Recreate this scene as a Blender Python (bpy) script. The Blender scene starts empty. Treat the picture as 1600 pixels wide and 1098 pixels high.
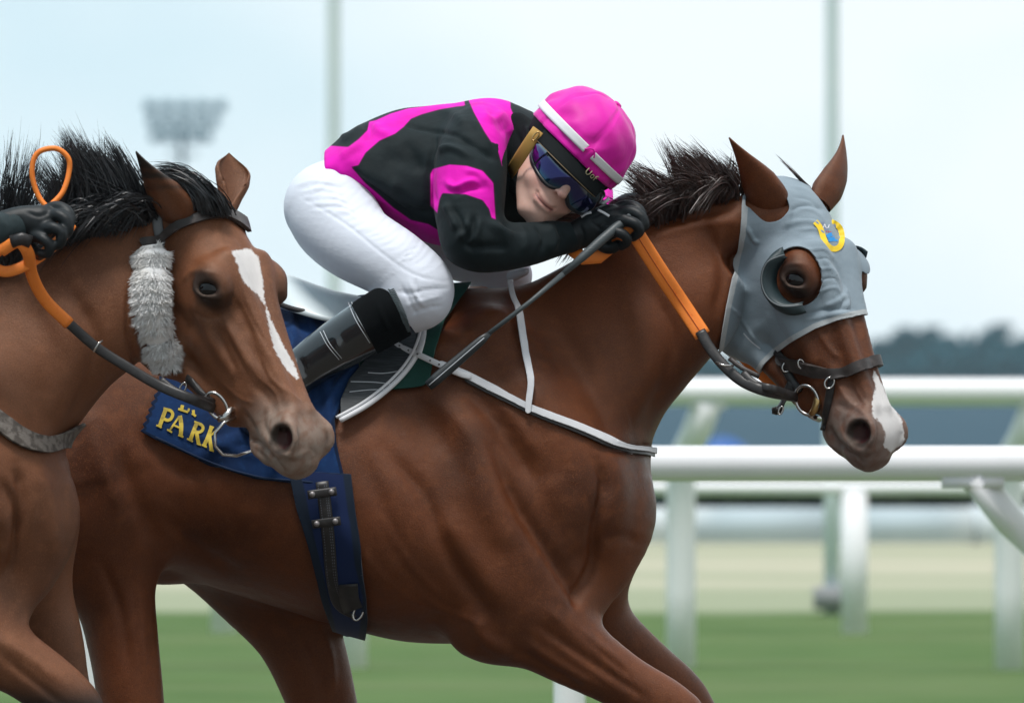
import bpy, bmesh, math, random
import numpy as np
from mathutils import Vector, Matrix
random.seed(7); RNG = np.random.default_rng(11)
R = math.radians
C = bpy.context.scene.collection
scene = bpy.context.scene
# ---------------------------------------------------------------- camera, world, sun
CAM_D, FPX, HY, CAM_Z = 20.0, 16000.0, 580.0, 1.34
cam = bpy.data.cameras.new('camera'); camo = bpy.data.objects.new('camera', cam); C.objects.link(camo)
camo.location = (0, -CAM_D, CAM_Z); camo.rotation_euler = (R(90), 0, 0)
cam.sensor_width = 36; cam.lens = 360; cam.shift_y = (HY-549)/1600; cam.clip_end = 9000; cam.clip_start = 1
cam.dof.use_dof = True; cam.dof.focus_distance = CAM_D-0.35; cam.dof.aperture_fstop = 9.5
scene.camera = camo
w = bpy.data.worlds.new('World'); scene.world = w; w.use_nodes = True
SUN_EL, SUN_AZ = R(72), R(-22)      # azimuth measured from behind the camera towards the right
nt = w.node_tree; nt.nodes.clear()
out = nt.nodes.new('ShaderNodeOutputWorld'); bg = nt.nodes.new('ShaderNodeBackground')
sky = nt.nodes.new('ShaderNodeTexSky'); sky.sky_type = 'NISHITA'; sky.sun_disc = False
sky.sun_elevation = SUN_EL; sky.sun_rotation = math.pi + SUN_AZ; sky.dust_density = 3; sky.air_density = 1.5
# thin overcast layer over the clear sky: broad soft cloud brightness changes by direction
tc = nt.nodes.new('ShaderNodeTexCoord'); mp = nt.nodes.new('ShaderNodeMapping')
mp.inputs['Scale'].default_value = (14, 6, 20); mp.inputs['Location'].default_value = (3.1, 0.4, 1.7)
no = nt.nodes.new('ShaderNodeTexNoise'); no.inputs['Scale'].default_value = 1.0; no.inputs['Detail'].default_value = 3
rp = nt.nodes.new('ShaderNodeValToRGB')
rp.color_ramp.elements[0].position = 0.32; rp.color_ramp.elements[0].color = (0.63, 0.79, 0.87, 1)
rp.color_ramp.elements[1].position = 0.60; rp.color_ramp.elements[1].color = (0.88, 0.94, 0.97, 1)
mixc = nt.nodes.new('ShaderNodeMix'); mixc.data_type = 'RGBA'; mixc.inputs['Factor'].default_value = 0.88
sc = nt.nodes.new('ShaderNodeVectorMath'); sc.operation = 'SCALE'; sc.inputs['Scale'].default_value = 0.10
sx = nt.nodes.new('ShaderNodeSeparateXYZ'); ma = nt.nodes.new('ShaderNodeMath'); ma.operation = 'MULTIPLY_ADD'
ma.inputs[1].default_value = 2.6; nt.links.new(tc.outputs['Generated'], sx.inputs[0]); nt.links.new(sx.outputs[0], ma.inputs[0])
nt.links.new(tc.outputs['Generated'], mp.inputs['Vector']); nt.links.new(mp.outputs[0], no.inputs['Vector'])
nt.links.new(no.outputs[0], ma.inputs[2]); nt.links.new(ma.outputs[0], rp.inputs[0])
nt.links.new(sky.outputs[0], sc.inputs[0]); nt.links.new(sc.outputs[0], mixc.inputs['A']); nt.links.new(rp.outputs[0], mixc.inputs['B'])
nt.links.new(mixc.outputs['Result'], bg.inputs[0]); bg.inputs[1].default_value = 1.0
# sky strength lowered behind the camera, an added dimming that deepens coat contrast
md = nt.nodes.new('ShaderNodeMapRange'); md.inputs[1].default_value = -.6; md.inputs[2].default_value = .55; md.inputs[3].default_value = .60; md.inputs[4].default_value = 1.08
nt.links.new(sx.outputs[1], md.inputs[0]); nt.links.new(md.outputs[0], bg.inputs[1]); nt.links.new(bg.outputs[0], out.inputs[0])
sl = bpy.data.lights.new('sun', 'SUN'); sl.energy = 2.4; sl.angle = R(16); sl.color = (1.0, 0.965, 0.93)
so = bpy.data.objects.new('sun', sl); C.objects.link(so)
sd = Vector((math.sin(SUN_AZ)*math.cos(SUN_EL), -math.cos(SUN_AZ)*math.cos(SUN_EL), math.sin(SUN_EL)))
so.rotation_euler = sd.to_track_quat('Z', 'Y').to_euler(); so.location = (0, -5, 20)
vs = scene.view_settings; vs.view_transform = 'Standard'; vs.look = 'None'; vs.exposure = 0.30; vs.gamma = 1.0
scene.render.engine = 'CYCLES'

# ---------------------------------------------------------------- helpers
def P(px, py, y=0.0):
    s = (CAM_D+y)/FPX
    return np.array([(px-800)*s, y, CAM_Z+(HY-py)*s])
def to_px(V):
    s = (CAM_D+V[:, 1])/FPX
    return 800+V[:, 0]/s, HY-(V[:, 2]-CAM_Z)/s
def unit(v): v = np.asarray(v, float); return v/np.linalg.norm(v)
def cat(pts, n=8, closed=False):
    """Catmull-Rom through points (any dimension)"""
    p = np.asarray(pts, float); m = len(p)
    if closed: q = np.vstack([p[-1], p, p[0], p[1]])
    else: q = np.vstack([2*p[0]-p[1], p, 2*p[-1]-p[-2]])
    o = []
    for i in range(m if closed else m-1):
        a, b, c, d = q[i], q[i+1], q[i+2], q[i+3]
        for t in np.arange(n)/n:
            o.append(.5*((2*b)+(-a+c)*t+(2*a-5*b+4*c-d)*t*t+(-a+3*b-3*c+d)*t**3))
    if not closed: o.append(p[-1])
    return np.array(o)
def smooth01(x): x = np.clip(x, 0, 1); return x*x*(3-2*x)

# ---------------------------------------------------------------- implicit sculpting
def axis(*segs):
    o = []
    for a, b, st in segs:
        n = max(2, int(round((b-a)/st))); o.append(np.linspace(a, b, n, endpoint=False))
    o.append([segs[-1][1]]); return np.concatenate(o).astype(np.float32)
class Field:
    def __init__(s, xs, ys, zs):
        s.ax = (xs, ys, zs); s.D = np.full((len(xs), len(ys), len(zs)), 0.5, np.float32)
    def _sl(s, lo, hi, m):
        sl = []
        for a, l, h in zip(s.ax, lo, hi):
            sl.append(slice(max(0, int(np.searchsorted(a, l-m))-1), min(len(a), int(np.searchsorted(a, h+m))+1)))
        return tuple(sl)
    def ev(s, prim, m):
        sl = s._sl(prim.lo, prim.hi, m)
        if any(q.stop <= q.start for q in sl): return sl, None
        X = s.ax[0][sl[0]][:, None, None]; Y = s.ax[1][sl[1]][None, :, None]; Z = s.ax[2][sl[2]][None, None, :]
        return sl, prim(X, Y, Z).astype(np.float32)
    def add(s, prim, k=0.02):
        sl, d = s.ev(prim, k+.012)
        if d is None: return s
        a = s.D[sl]
        if k > 0:
            h = np.maximum(k-np.abs(a-d), 0)/k; s.D[sl] = np.minimum(a, d)-h*h*k*.25
        else: s.D[sl] = np.minimum(a, d)
        return s
    def sub(s, prim, k=0.01):
        sl, d = s.ev(prim, k+.012)
        if d is None: return s
        a = s.D[sl]; d = -d
        h = np.maximum(k-np.abs(a-d), 0)/k; s.D[sl] = np.maximum(a, d)+h*h*k*.25
        return s
    def mesh(s, sm=1):
        D = s.D; ins = D < 0
        c = ins[:-1, :-1, :-1].astype(np.int8)
        tot = np.zeros(c.shape, np.int8)
        for i in (0, 1):
            for j in (0, 1):
                for k in (0, 1):
                    tot += ins[i:D.shape[0]-1+i, j:D.shape[1]-1+j, k:D.shape[2]-1+k]
        act = (tot > 0) & (tot < 8)
        I, J, K = np.nonzero(act)
        idx = np.full(c.shape, -1, np.int32); idx[I, J, K] = np.arange(len(I))
        pos = np.zeros((len(I), 3)); cnt = np.zeros(len(I))
        corners = [(i, j, k) for i in (0, 1) for j in (0, 1) for k in (0, 1)]
        ax = s.ax
        for a in corners:
            for dim in range(3):
                if a[dim]: continue
                b = list(a); b[dim] = 1
                d0 = D[I+a[0], J+a[1], K+a[2]]; d1 = D[I+b[0], J+b[1], K+b[2]]
                m = (d0 < 0) != (d1 < 0)
                t = np.where(m, d0/np.where(m, d0-d1, 1), 0)
                for q, arr in enumerate((I, J, K)):
                    p0 = ax[q][arr+a[q]]; p1 = ax[q][arr+b[q]]
                    pos[:, q] += np.where(m, p0+(p1-p0)*t, 0)
                cnt += m
        V = pos/cnt[:, None]
        F = []
        for dim in range(3):
            u, v = [(1, 2), (2, 0), (0, 1)][dim]
            A = [slice(None)]*3; B = [slice(None)]*3
            A[dim] = slice(0, -1); B[dim] = slice(1, None)
            ch = ins[tuple(A)] != ins[tuple(B)]
            g = np.array(np.nonzero(ch)); ok = (g[u] > 0) & (g[v] > 0) & (g[u] < D.shape[u]-1) & (g[v] < D.shape[v]-1)
            g = g[:, ok]
            sgn = ins[tuple(g)]
            def cell(du, dv):
                h = g.copy(); h[u] += du; h[v] += dv; return idx[tuple(h)]
            q = np.stack([cell(-1, -1), cell(0, -1), cell(0, 0), cell(-1, 0)], 1)
            q[~sgn] = q[~sgn][:, ::-1]
            F.append(q)
        F = np.concatenate(F)
        F = F[(F >= 0).all(1)]
        for _ in range(sm): V = relax(V, F, .5)
        return V, F
def relax(V, F, f):
    e0 = F.ravel(); e1 = np.roll(F, -1, 1).ravel()
    n = len(V); c = np.bincount(e0, minlength=n)+np.bincount(e1, minlength=n)
    A = np.stack([np.bincount(e0, V[e1, i], n)+np.bincount(e1, V[e0, i], n) for i in range(V.shape[1])], 1)/np.maximum(c, 1)[:, None]
    return V+(A-V)*f
def normals(V, F):
    a = V[F[:, 2]]-V[F[:, 0]]; b = V[F[:, 3]]-V[F[:, 1]] if F.shape[1] == 4 else V[F[:, 1]]-V[F[:, 0]]
    fn = np.cross(a, b) if F.shape[1] == 4 else np.cross(V[F[:, 1]]-V[F[:, 0]], V[F[:, 2]]-V[F[:, 0]])
    N = np.zeros_like(V)
    for i in range(3):
        N[:, i] = sum(np.bincount(F[:, c], fn[:, i], len(V)) for c in range(F.shape[1]))
    return N/np.maximum(np.linalg.norm(N, axis=1), 1e-12)[:, None]
class Ell:
    def __init__(s, c, r, A=None):
        s.c = np.asarray(c, float); s.r = np.asarray(r, float); s.A = np.eye(3) if A is None else np.asarray(A, float)  # rows = axes
        e = np.sqrt(((s.A*s.r[:, None])**2).sum(0)); s.lo = s.c-e; s.hi = s.c+e
    def __call__(s, X, Y, Z):
        x, y, z = X-s.c[0], Y-s.c[1], Z-s.c[2]
        k0 = k1 = 0
        for i in range(3):
            q = (x*s.A[i, 0]+y*s.A[i, 1]+z*s.A[i, 2])/s.r[i]
            k0 = k0+q*q; k1 = k1+(q/s.r[i])**2
        k0 = np.sqrt(k0); return k0*(k0-1)/np.maximum(np.sqrt(k1), 1e-6)
class Chain:
    """tapered tube through nodes (point, radius); lat = axis along which it is flattened by ratio"""
    def __init__(s, nodes, lat=None, ratio=1.0, n=5):
        q = cat([list(p)+[r] for p, r in nodes], n); s.p = q[:, :3]; s.r = np.maximum(q[:, 3], .0005)
        s.L = None if lat is None else unit(lat); s.k = ratio
        m = s.r[:, None]*max(1, ratio); s.lo = (s.p-m).min(0); s.hi = (s.p+m).max(0)
    def __call__(s, X, Y, Z):
        best = None
        for i in range(len(s.p)-1):
            a, b = s.p[i], s.p[i+1]; ba = b-a; L2 = max(ba@ba, 1e-12)
            x, y, z = X-a[0], Y-a[1], Z-a[2]
            h = np.clip((x*ba[0]+y*ba[1]+z*ba[2])/L2, 0, 1)
            x = x-h*ba[0]; y = y-h*ba[1]; z = z-h*ba[2]
            q = x*x+y*y+z*z
            if s.L is not None:
                l = x*s.L[0]+y*s.L[1]+z*s.L[2]; q = q-l*l+(l/s.k)**2
            d = np.sqrt(np.maximum(q, 0))-(s.r[i]+(s.r[i+1]-s.r[i])*h)
            best = d if best is None else np.minimum(best, d)
        return best*(min(1, s.k) if s.L is not None else 1)
class Loft:
    """cross sections square to a straight axis. A0->A1 axis, N = the in-plane up; top/bot = distances along N, wid = half width, egg = narrowing towards the top"""
    def __init__(s, A0, A1, L, t, top, bot, wid, egg=0.0, off=None, p=2.0):
        s.A0 = np.asarray(A0, float); d = np.asarray(A1, float)-s.A0; s.len = np.linalg.norm(d); s.A = d/s.len
        L = np.asarray(L, float); s.L = unit(L-(L@s.A)*s.A); s.N = np.cross(s.A, s.L)
        if s.N[2] < 0: s.N = -s.N
        s.t = np.linspace(t[0], t[-1], 160)
        def ip(v):
            q = cat(np.stack([t, v], 1), 10); o = np.interp(s.t, q[:, 0], q[:, 1])
            return o
        n = len(t)
        s.top, s.bot, s.wid = ip(top), ip(bot), np.maximum(ip(wid), .003)
        s.egg = ip([egg]*n if np.isscalar(egg) else egg); s.off = ip([0]*n if off is None else off); s.p = p
        m = max(np.abs(s.top).max(), np.abs(s.bot).max(), s.wid.max()+np.abs(s.off).max())
        e0 = s.A0+s.A*s.t[0]; e1 = s.A0+s.A*s.t[-1]
        pts = []
        for q, e in ((s.t[0], e0), (s.t[-1], e1)): pts += [e-m, e+m]
        s.lo = np.min(pts, 0); s.hi = np.max(pts, 0)
    def __call__(s, X, Y, Z):
        x, y, z = X-s.A0[0], Y-s.A0[1], Z-s.A0[2]
        t = x*s.A[0]+y*s.A[1]+z*s.A[2]; n = x*s.N[0]+y*s.N[1]+z*s.N[2]; l = x*s.L[0]+y*s.L[1]+z*s.L[2]
        sh = t.shape; f = lambda v: np.interp(t.ravel(), s.t, v).reshape(sh)
        tp, bt, w_, eg, of = f(s.top), f(s.bot), f(s.wid), f(s.egg), f(s.off)
        a = np.maximum((tp-bt)*.5, .004); c = (tp+bt)*.5
        nn = (n-c)/a
        w2 = w_*np.clip(1-eg*np.clip(nn, -1, 1), .3, 1.7); ll = (l-of)/w2
        rho = np.sqrt(nn*nn+ll*ll)
        g = np.sqrt((nn/a)**2+(ll/w2)**2)/np.maximum(rho, 1e-4)
        d = (rho-1)/np.maximum(g, 1e-3)
        d = np.where(rho < .5, -.5*np.minimum(a, w2), d)
        e = np.maximum(s.t[0]-t, t-s.t[-1])
        return np.maximum(d, e)

# ---------------------------------------------------------------- picture-plane tracing on a surface
def seg_dist(px, py, pts, closed=False):
    p = np.asarray(pts, float); n = len(p); best = np.full(len(px), 1e9)
    for i in range(n if closed else n-1):
        a, b = p[i], p[(i+1) % n]; d = b-a; L = max(d@d, 1e-9)
        h = np.clip(((px-a[0])*d[0]+(py-a[1])*d[1])/L, 0, 1)
        best = np.minimum(best, (px-a[0]-h*d[0])**2+(py-a[1]-h*d[1])**2)
    return np.sqrt(best)
def poly_sd(px, py, pts, smooth=0):
    """signed distance in pixels, positive inside"""
    if smooth: pts = cat(pts, smooth, True)
    p = np.asarray(pts, float); n = len(p); ins = np.zeros(len(px), bool)
    for i in range(n):
        a, b = p[i], p[(i+1) % n]
        if a[1] == b[1]: continue
        c = ((a[1] > py) != (b[1] > py)) & (px < (b[0]-a[0])*(py-a[1])/(b[1]-a[1])+a[0]); ins ^= c
    d = seg_dist(px, py, p, True); return np.where(ins, d, -d)
def strokes(V, F, lst, sgn=-1, dx=0, dy=0, gate=.25):
    """relief: each stroke = (points, half width px, height m); acts on the side that faces the camera"""
    N = normals(V, F); px, py = to_px(V); px = px-dx; py = py-dy
    g = smooth01((sgn*N[:, 1]+.05)/gate); out = np.zeros(len(V))
    for pts, wd, amp in lst:
        q = cat(pts, 6) if len(pts) > 2 else np.asarray(pts, float)
        m = (px > q[:, 0].min()-3*wd) & (px < q[:, 0].max()+3*wd) & (py > q[:, 1].min()-3*wd) & (py < q[:, 1].max()+3*wd) & (g > 0)
        if not m.any(): continue
        d = np.full(m.sum(), 1e9); tt = np.zeros(m.sum()); a_, b_ = px[m], py[m]; n = len(q)-1
        for i in range(n):
            a, b = q[i], q[i+1]; dd = b-a; L = max(dd@dd, 1e-9)
            h = np.clip(((a_-a[0])*dd[0]+(b_-a[1])*dd[1])/L, 0, 1)
            r = (a_-a[0]-h*dd[0])**2+(b_-a[1]-h*dd[1])**2
            u = r < d; d = np.where(u, r, d); tt = np.where(u, (i+h)/n, tt)
        out[m] += amp*np.exp(-d/(wd*wd))*np.clip(np.minimum(tt, 1-tt)*4+.25, 0, 1)
    return V+N*(out*g)[:, None]
def tri(F): return np.concatenate([F[:, [0, 1, 2]], F[:, [0, 2, 3]]]) if F.shape[1] == 4 else F
def clip(V, F, f):
    """keep the part of the surface where f>0, cut exactly along f=0"""
    T = tri(F); T = T[(f[T] > 0).any(1)]
    full = (f[T] > 0).all(1); keep = [T[full]]; cut = T[~full]
    nv = list(); cache = {}; base = len(V); tris = []
    def mid(a, b):
        k = (a, b) if a < b else (b, a)
        if k not in cache:
            t = f[a]/(f[a]-f[b]); nv.append(V[a]+(V[b]-V[a])*t); cache[k] = base+len(nv)-1
        return cache[k]
    for t in cut.tolist():
        p = []
        for i in range(3):
            a, b = t[i], t[(i+1) % 3]
            if f[a] > 0: p.append(a)
            if (f[a] > 0) != (f[b] > 0): p.append(mid(a, b))
        for i in range(1, len(p)-1): tris.append((p[0], p[i], p[i+1]))
    if tris: keep.append(np.array(tris))
    T = np.concatenate(keep); V2 = np.vstack([V]+([np.array(nv)] if nv else []))
    us, inv = np.unique(T, return_inverse=True)
    return V2[us], inv.reshape(T.shape), us
def skinpatch(S, field, off=.003):
    """piece of a surface S=(V,F,N) cut out by field and lifted off it"""
    V, F, N = S
    m = field > -30 if False else np.ones(len(V), bool)
    Vo = V+N*off
    v, f, us = clip(Vo, F, field); return v, f
# ---------------------------------------------------------------- objects
def mesh_obj(name, V, F, mat=None, parent=None, smooth=True, attrs=None, loc=None):
    V = np.asarray(V, float)
    if loc is not None: V = V-np.asarray(loc)
    me = bpy.data.meshes.new(name)
    if isinstance(F, np.ndarray):
        n, k = F.shape
        me.vertices.add(len(V)); me.vertices.foreach_set('co', V.astype(np.float32).ravel())
        me.loops.add(n*k); me.loops.foreach_set('vertex_index', F.astype(np.int32).ravel())
        me.polygons.add(n); me.polygons.foreach_set('loop_start', np.arange(0, n*k, k, dtype=np.int32))
        me.update(calc_edges=True); me.validate()
    else:
        me.from_pydata([tuple(v) for v in V], [], F); me.validate(); me.update()
    if smooth: me.polygons.foreach_set('use_smooth', np.ones(len(me.polygons), bool))
    for k_, v_ in (attrs or {}).items():
        at = me.attributes.new(k_, 'FLOAT', 'POINT'); at.data.foreach_set('value', np.asarray(v_, np.float32))
    if mat:
        for m in (mat if isinstance(mat, (list, tuple)) else [mat]): me.materials.append(m)
    o = bpy.data.objects.new(name, me); C.objects.link(o)
    if loc is not None: o.location = tuple(loc)
    if parent: o.parent = parent; o.matrix_parent_inverse = parent_inv(parent)
    return o
def parent_inv(p):
    return Matrix.Translation(p.location).inverted() if p.type == 'EMPTY' else Matrix.Identity(4)
def tag(o, label, cat_, group=None, kind=None):
    if label: o['label'] = label
    if cat_: o['category'] = cat_
    if group: o['group'] = group
    if kind: o['kind'] = kind
    return o
def empty(name, loc, label, cat_, group=None):
    o = bpy.data.objects.new(name, None); C.objects.link(o); o.location = tuple(loc); o.empty_display_size = .1
    return tag(o, label, cat_, group)
def solid(o, th, off=1, bev=0):
    m = o.modifiers.new('solid', 'SOLIDIFY'); m.thickness = th; m.offset = off; m.use_even_offset = False
    if bev:
        b = o.modifiers.new('bev', 'BEVEL'); b.width = bev; b.segments = 2; b.limit_method = 'ANGLE'; b.angle_limit = R(50)
    return o
def tube(pts, rad, n=10, caps=True, up=None, flat=1.0, twist=None, closed=False):
    """tube or strap along 3D points; flat<1 flattens it along the 'up' direction"""
    p = np.asarray(pts, float); m = len(p); rad = np.broadcast_to(np.asarray(rad, float), (m,))
    T = np.roll(p, -1, 0)-np.roll(p, 1, 0) if closed else np.gradient(p, axis=0)
    T /= np.maximum(np.linalg.norm(T, axis=1), 1e-9)[:, None]
    V = []; u = unit(up) if up is not None else unit(np.cross(T[0], [.3, .5, .81]))
    for i in range(m):
        u0 = (np.asarray(up[i]) if (up is not None and np.ndim(up) == 2) else (unit(up) if up is not None else u))
        u = u0-(u0@T[i])*T[i]; u = u/max(np.linalg.norm(u), 1e-9); b = np.cross(T[i], u)
        for k in range(n):
            a = 2*math.pi*k/n
            V.append(p[i]+rad[i]*(math.cos(a)*b+math.sin(a)*u*flat))
    F = []
    for i in range(m if closed else m-1):
        for k in range(n):
            j = (i+1) % m
            F.append((i*n+k, i*n+(k+1) % n, j*n+(k+1) % n, j*n+k))
    if caps and not closed:
        F.append(tuple(range(n-1, -1, -1))); F.append(tuple(range((m-1)*n, m*n)))
    return V, F
def join(parts):
    V = []; F = []
    for v, f in parts:
        o = len(V); V += [tuple(q) for q in v]; F += [tuple(int(i)+o for i in g) for g in f]
    return V, F
def box(c, s, rot=None, bev=0.0):
    c = np.asarray(c, float); V = []
    for x in (-.5, .5):
        for y in (-.5, .5):
            for z in (-.5, .5):
                q = np.array([x*s[0], y*s[1], z*s[2]])
                if rot is not None: q = np.asarray(rot) @ q
                V.append(c+q)
    return V, [(0, 1, 3, 2), (4, 6, 7, 5), (0, 4, 5, 1), (2, 3, 7, 6), (0, 2, 6, 4), (1, 5, 7, 3)]
# ---------------------------------------------------------------- materials
def lin(r, g, b):
    f = lambda c: (c/255)/12.92 if c/255 <= .04045 else ((c/255+.055)/1.055)**2.4
    return (f(r), f(g), f(b))
class M:
    """small node material builder"""
    def __init__(s, name, col=(.5, .5, .5), rough=.6, spec=.4, metal=0, sheen=0, coat=0):
        s.m = bpy.data.materials.new(name); s.m.use_nodes = True; s.t = s.m.node_tree
        s.b = s.t.nodes['Principled BSDF']; s.col = (*col, 1)
        s.b.inputs['Base Color'].default_value = s.col; s.b.inputs['Roughness'].default_value = rough
        s.b.inputs['Specular IOR Level'].default_value = spec; s.b.inputs['Metallic'].default_value = metal
        s.b.inputs['Sheen Weight'].default_value = sheen; s.b.inputs['Sheen Roughness'].default_value = .4
        s.b.inputs['Coat Weight'].default_value = coat
        s.cur = None; s.h = None
    def n(s, k, **kw):
        q = s.t.nodes.new(k)
        for a, b in kw.items(): setattr(q, a, b)
        return q
    def coord(s, scale=(1, 1, 1), rot=(0, 0, 0)):
        c = s.n('ShaderNodeTexCoord'); m = s.n('ShaderNodeMapping'); m.inputs['Scale'].default_value = scale; m.inputs['Rotation'].default_value = rot
        s.t.links.new(c.outputs['Object'], m.inputs[0]); return m.outputs[0]
    def noise(s, sc, det=3, co=None, rough=.5):
        q = s.n('ShaderNodeTexNoise'); q.inputs['Scale'].default_value = sc; q.inputs['Detail'].default_value = det; q.inputs['Roughness'].default_value = rough
        s.t.links.new(co if co is not None else s.coord(), q.inputs['Vector']); return q.outputs[0]
    def attr(s, name):
        q = s.n('ShaderNodeAttribute'); q.attribute_name = name; return q.outputs['Fac']
    def rng(s, v, a, b, c=0., d=1.):
        q = s.n('ShaderNodeMapRange'); q.interpolation_type = 'SMOOTHSTEP'
        for i, x in zip((1, 2, 3, 4), (a, b, c, d)): q.inputs[i].default_value = x
        s.t.links.new(v, q.inputs[0]); return q.outputs[0]
    def math(s, op, a, b=None):
        q = s.n('ShaderNodeMath'); q.operation = op
        for i, x in enumerate((a, b)):
            if x is None: continue
            if isinstance(x, (int, float)): q.inputs[i].default_value = x
            else: s.t.links.new(x, q.inputs[i])
        return q.outputs[0]
    def mix(s, fac, col, a=None):
        q = s.n('ShaderNodeMix'); q.data_type = 'RGBA'
        if isinstance(fac, (int, float)): q.inputs['Factor'].default_value = fac
        else: s.t.links.new(fac, q.inputs['Factor'])
        src = a if a is not None else s.cur
        if src is None: q.inputs['A'].default_value = s.col
        else: s.t.links.new(src, q.inputs['A'])
        if isinstance(col, tuple): q.inputs['B'].default_value = (*col[:3], 1)
        else: s.t.links.new(col, q.inputs['B'])
        s.cur = q.outputs['Result']; s.t.links.new(s.cur, s.b.inputs['Base Color']); return s
    def bump(s, hgt, strength=.3, dist=.002):
        q = s.n('ShaderNodeBump'); q.inputs['Strength'].default_value = strength; q.inputs['Distance'].default_value = dist
        s.t.links.new(hgt, q.inputs['Height'])
        if s.h is not None: s.t.links.new(s.h, q.inputs['Normal'])
        s.h = q.outputs[0]; s.t.links.new(s.h, s.b.inputs['Normal']); return s
    def rough(s, v): s.t.links.new(v, s.b.inputs['Roughness']); return s
# ================================================================ horses
def coat(name, base, dark, light, points=False):
    m = M(name, base, rough=.5, spec=.50, sheen=.0); m.b.inputs['Specular Tint'].default_value = (1, .80, .66, 1)
    n1 = m.noise(5, 3); n2 = m.noise(38, 4)
    st = m.noise(1.0, 5, m.coord((260, 260, 900), (0, R(38), 0)), .7)
    m.mix(m.rng(n1, .35, .7), dark, None); m.mix(m.math('MULTIPLY', m.rng(n2, .45, .75), .45), light)
    m.mix(m.math('MULTIPLY', m.rng(st, .42, .75), .55), dark); fz = m.noise(1.0, 3, m.coord((520, 520, 300), (0, R(30), 0)), .65); m.mix(m.math('MULTIPLY', m.rng(fz, .52, .72), .75), light); m.mix(m.math('MULTIPLY', m.rng(fz, .47, .30), .75), dark)
    m.mix(m.math('MULTIPLY', m.attr('muzzle'), m.rng(m.noise(55, 4), .3, .62, .45, 1.0)), (.21, .165, .145) if not points else (.30, .24, .20)); m.mix(m.attr('black'), (.012, .010, .010))
    m.mix(m.rng(m.math('ADD', m.attr('blaze'), m.math('MULTIPLY', m.math('SUBTRACT', m.noise(150, 2), .5), 7)), -1.5, 1.5), (.72, .70, .69))
    m.mix(m.attr('pink'), (.045, .010, .012))
    m.rough(m.rng(n2, .2, .8, .36, .50))
    m.bump(m.noise(26, 5), .35, .005)
    m.bump(st, .7, .0014); m.bump(fz, .5, .0008); m.bump(m.noise(90, 3), .12, .002)
    return m.m
def head_frame(O, heading, pitch):
    h = unit([heading[0], heading[1], 0]); U = h*math.cos(pitch)+np.array([0, 0, -math.sin(pitch)])
    W = np.cross([0, 0, 1.], h)*1.0; W = -W if W[1] < 0 else W      # W points away from the camera
    V = unit(np.cross(U, W)); V = V if V[2] > 0 else -V
    return np.asarray(O, float), U, V, W
def eye_frame(H, U, V, W, s_):
    n = unit(s_*W*.82+V*.45+U*.12); e1 = U*.62+V*.78; e1 = unit(e1-(e1@n)*n); e2 = unit(np.cross(n, e1)); e2 = e2 if e2@(V-U*.6) > 0 else -e2
    return H(.210, -.030, s_*.0985), n, e1, e2
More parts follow.
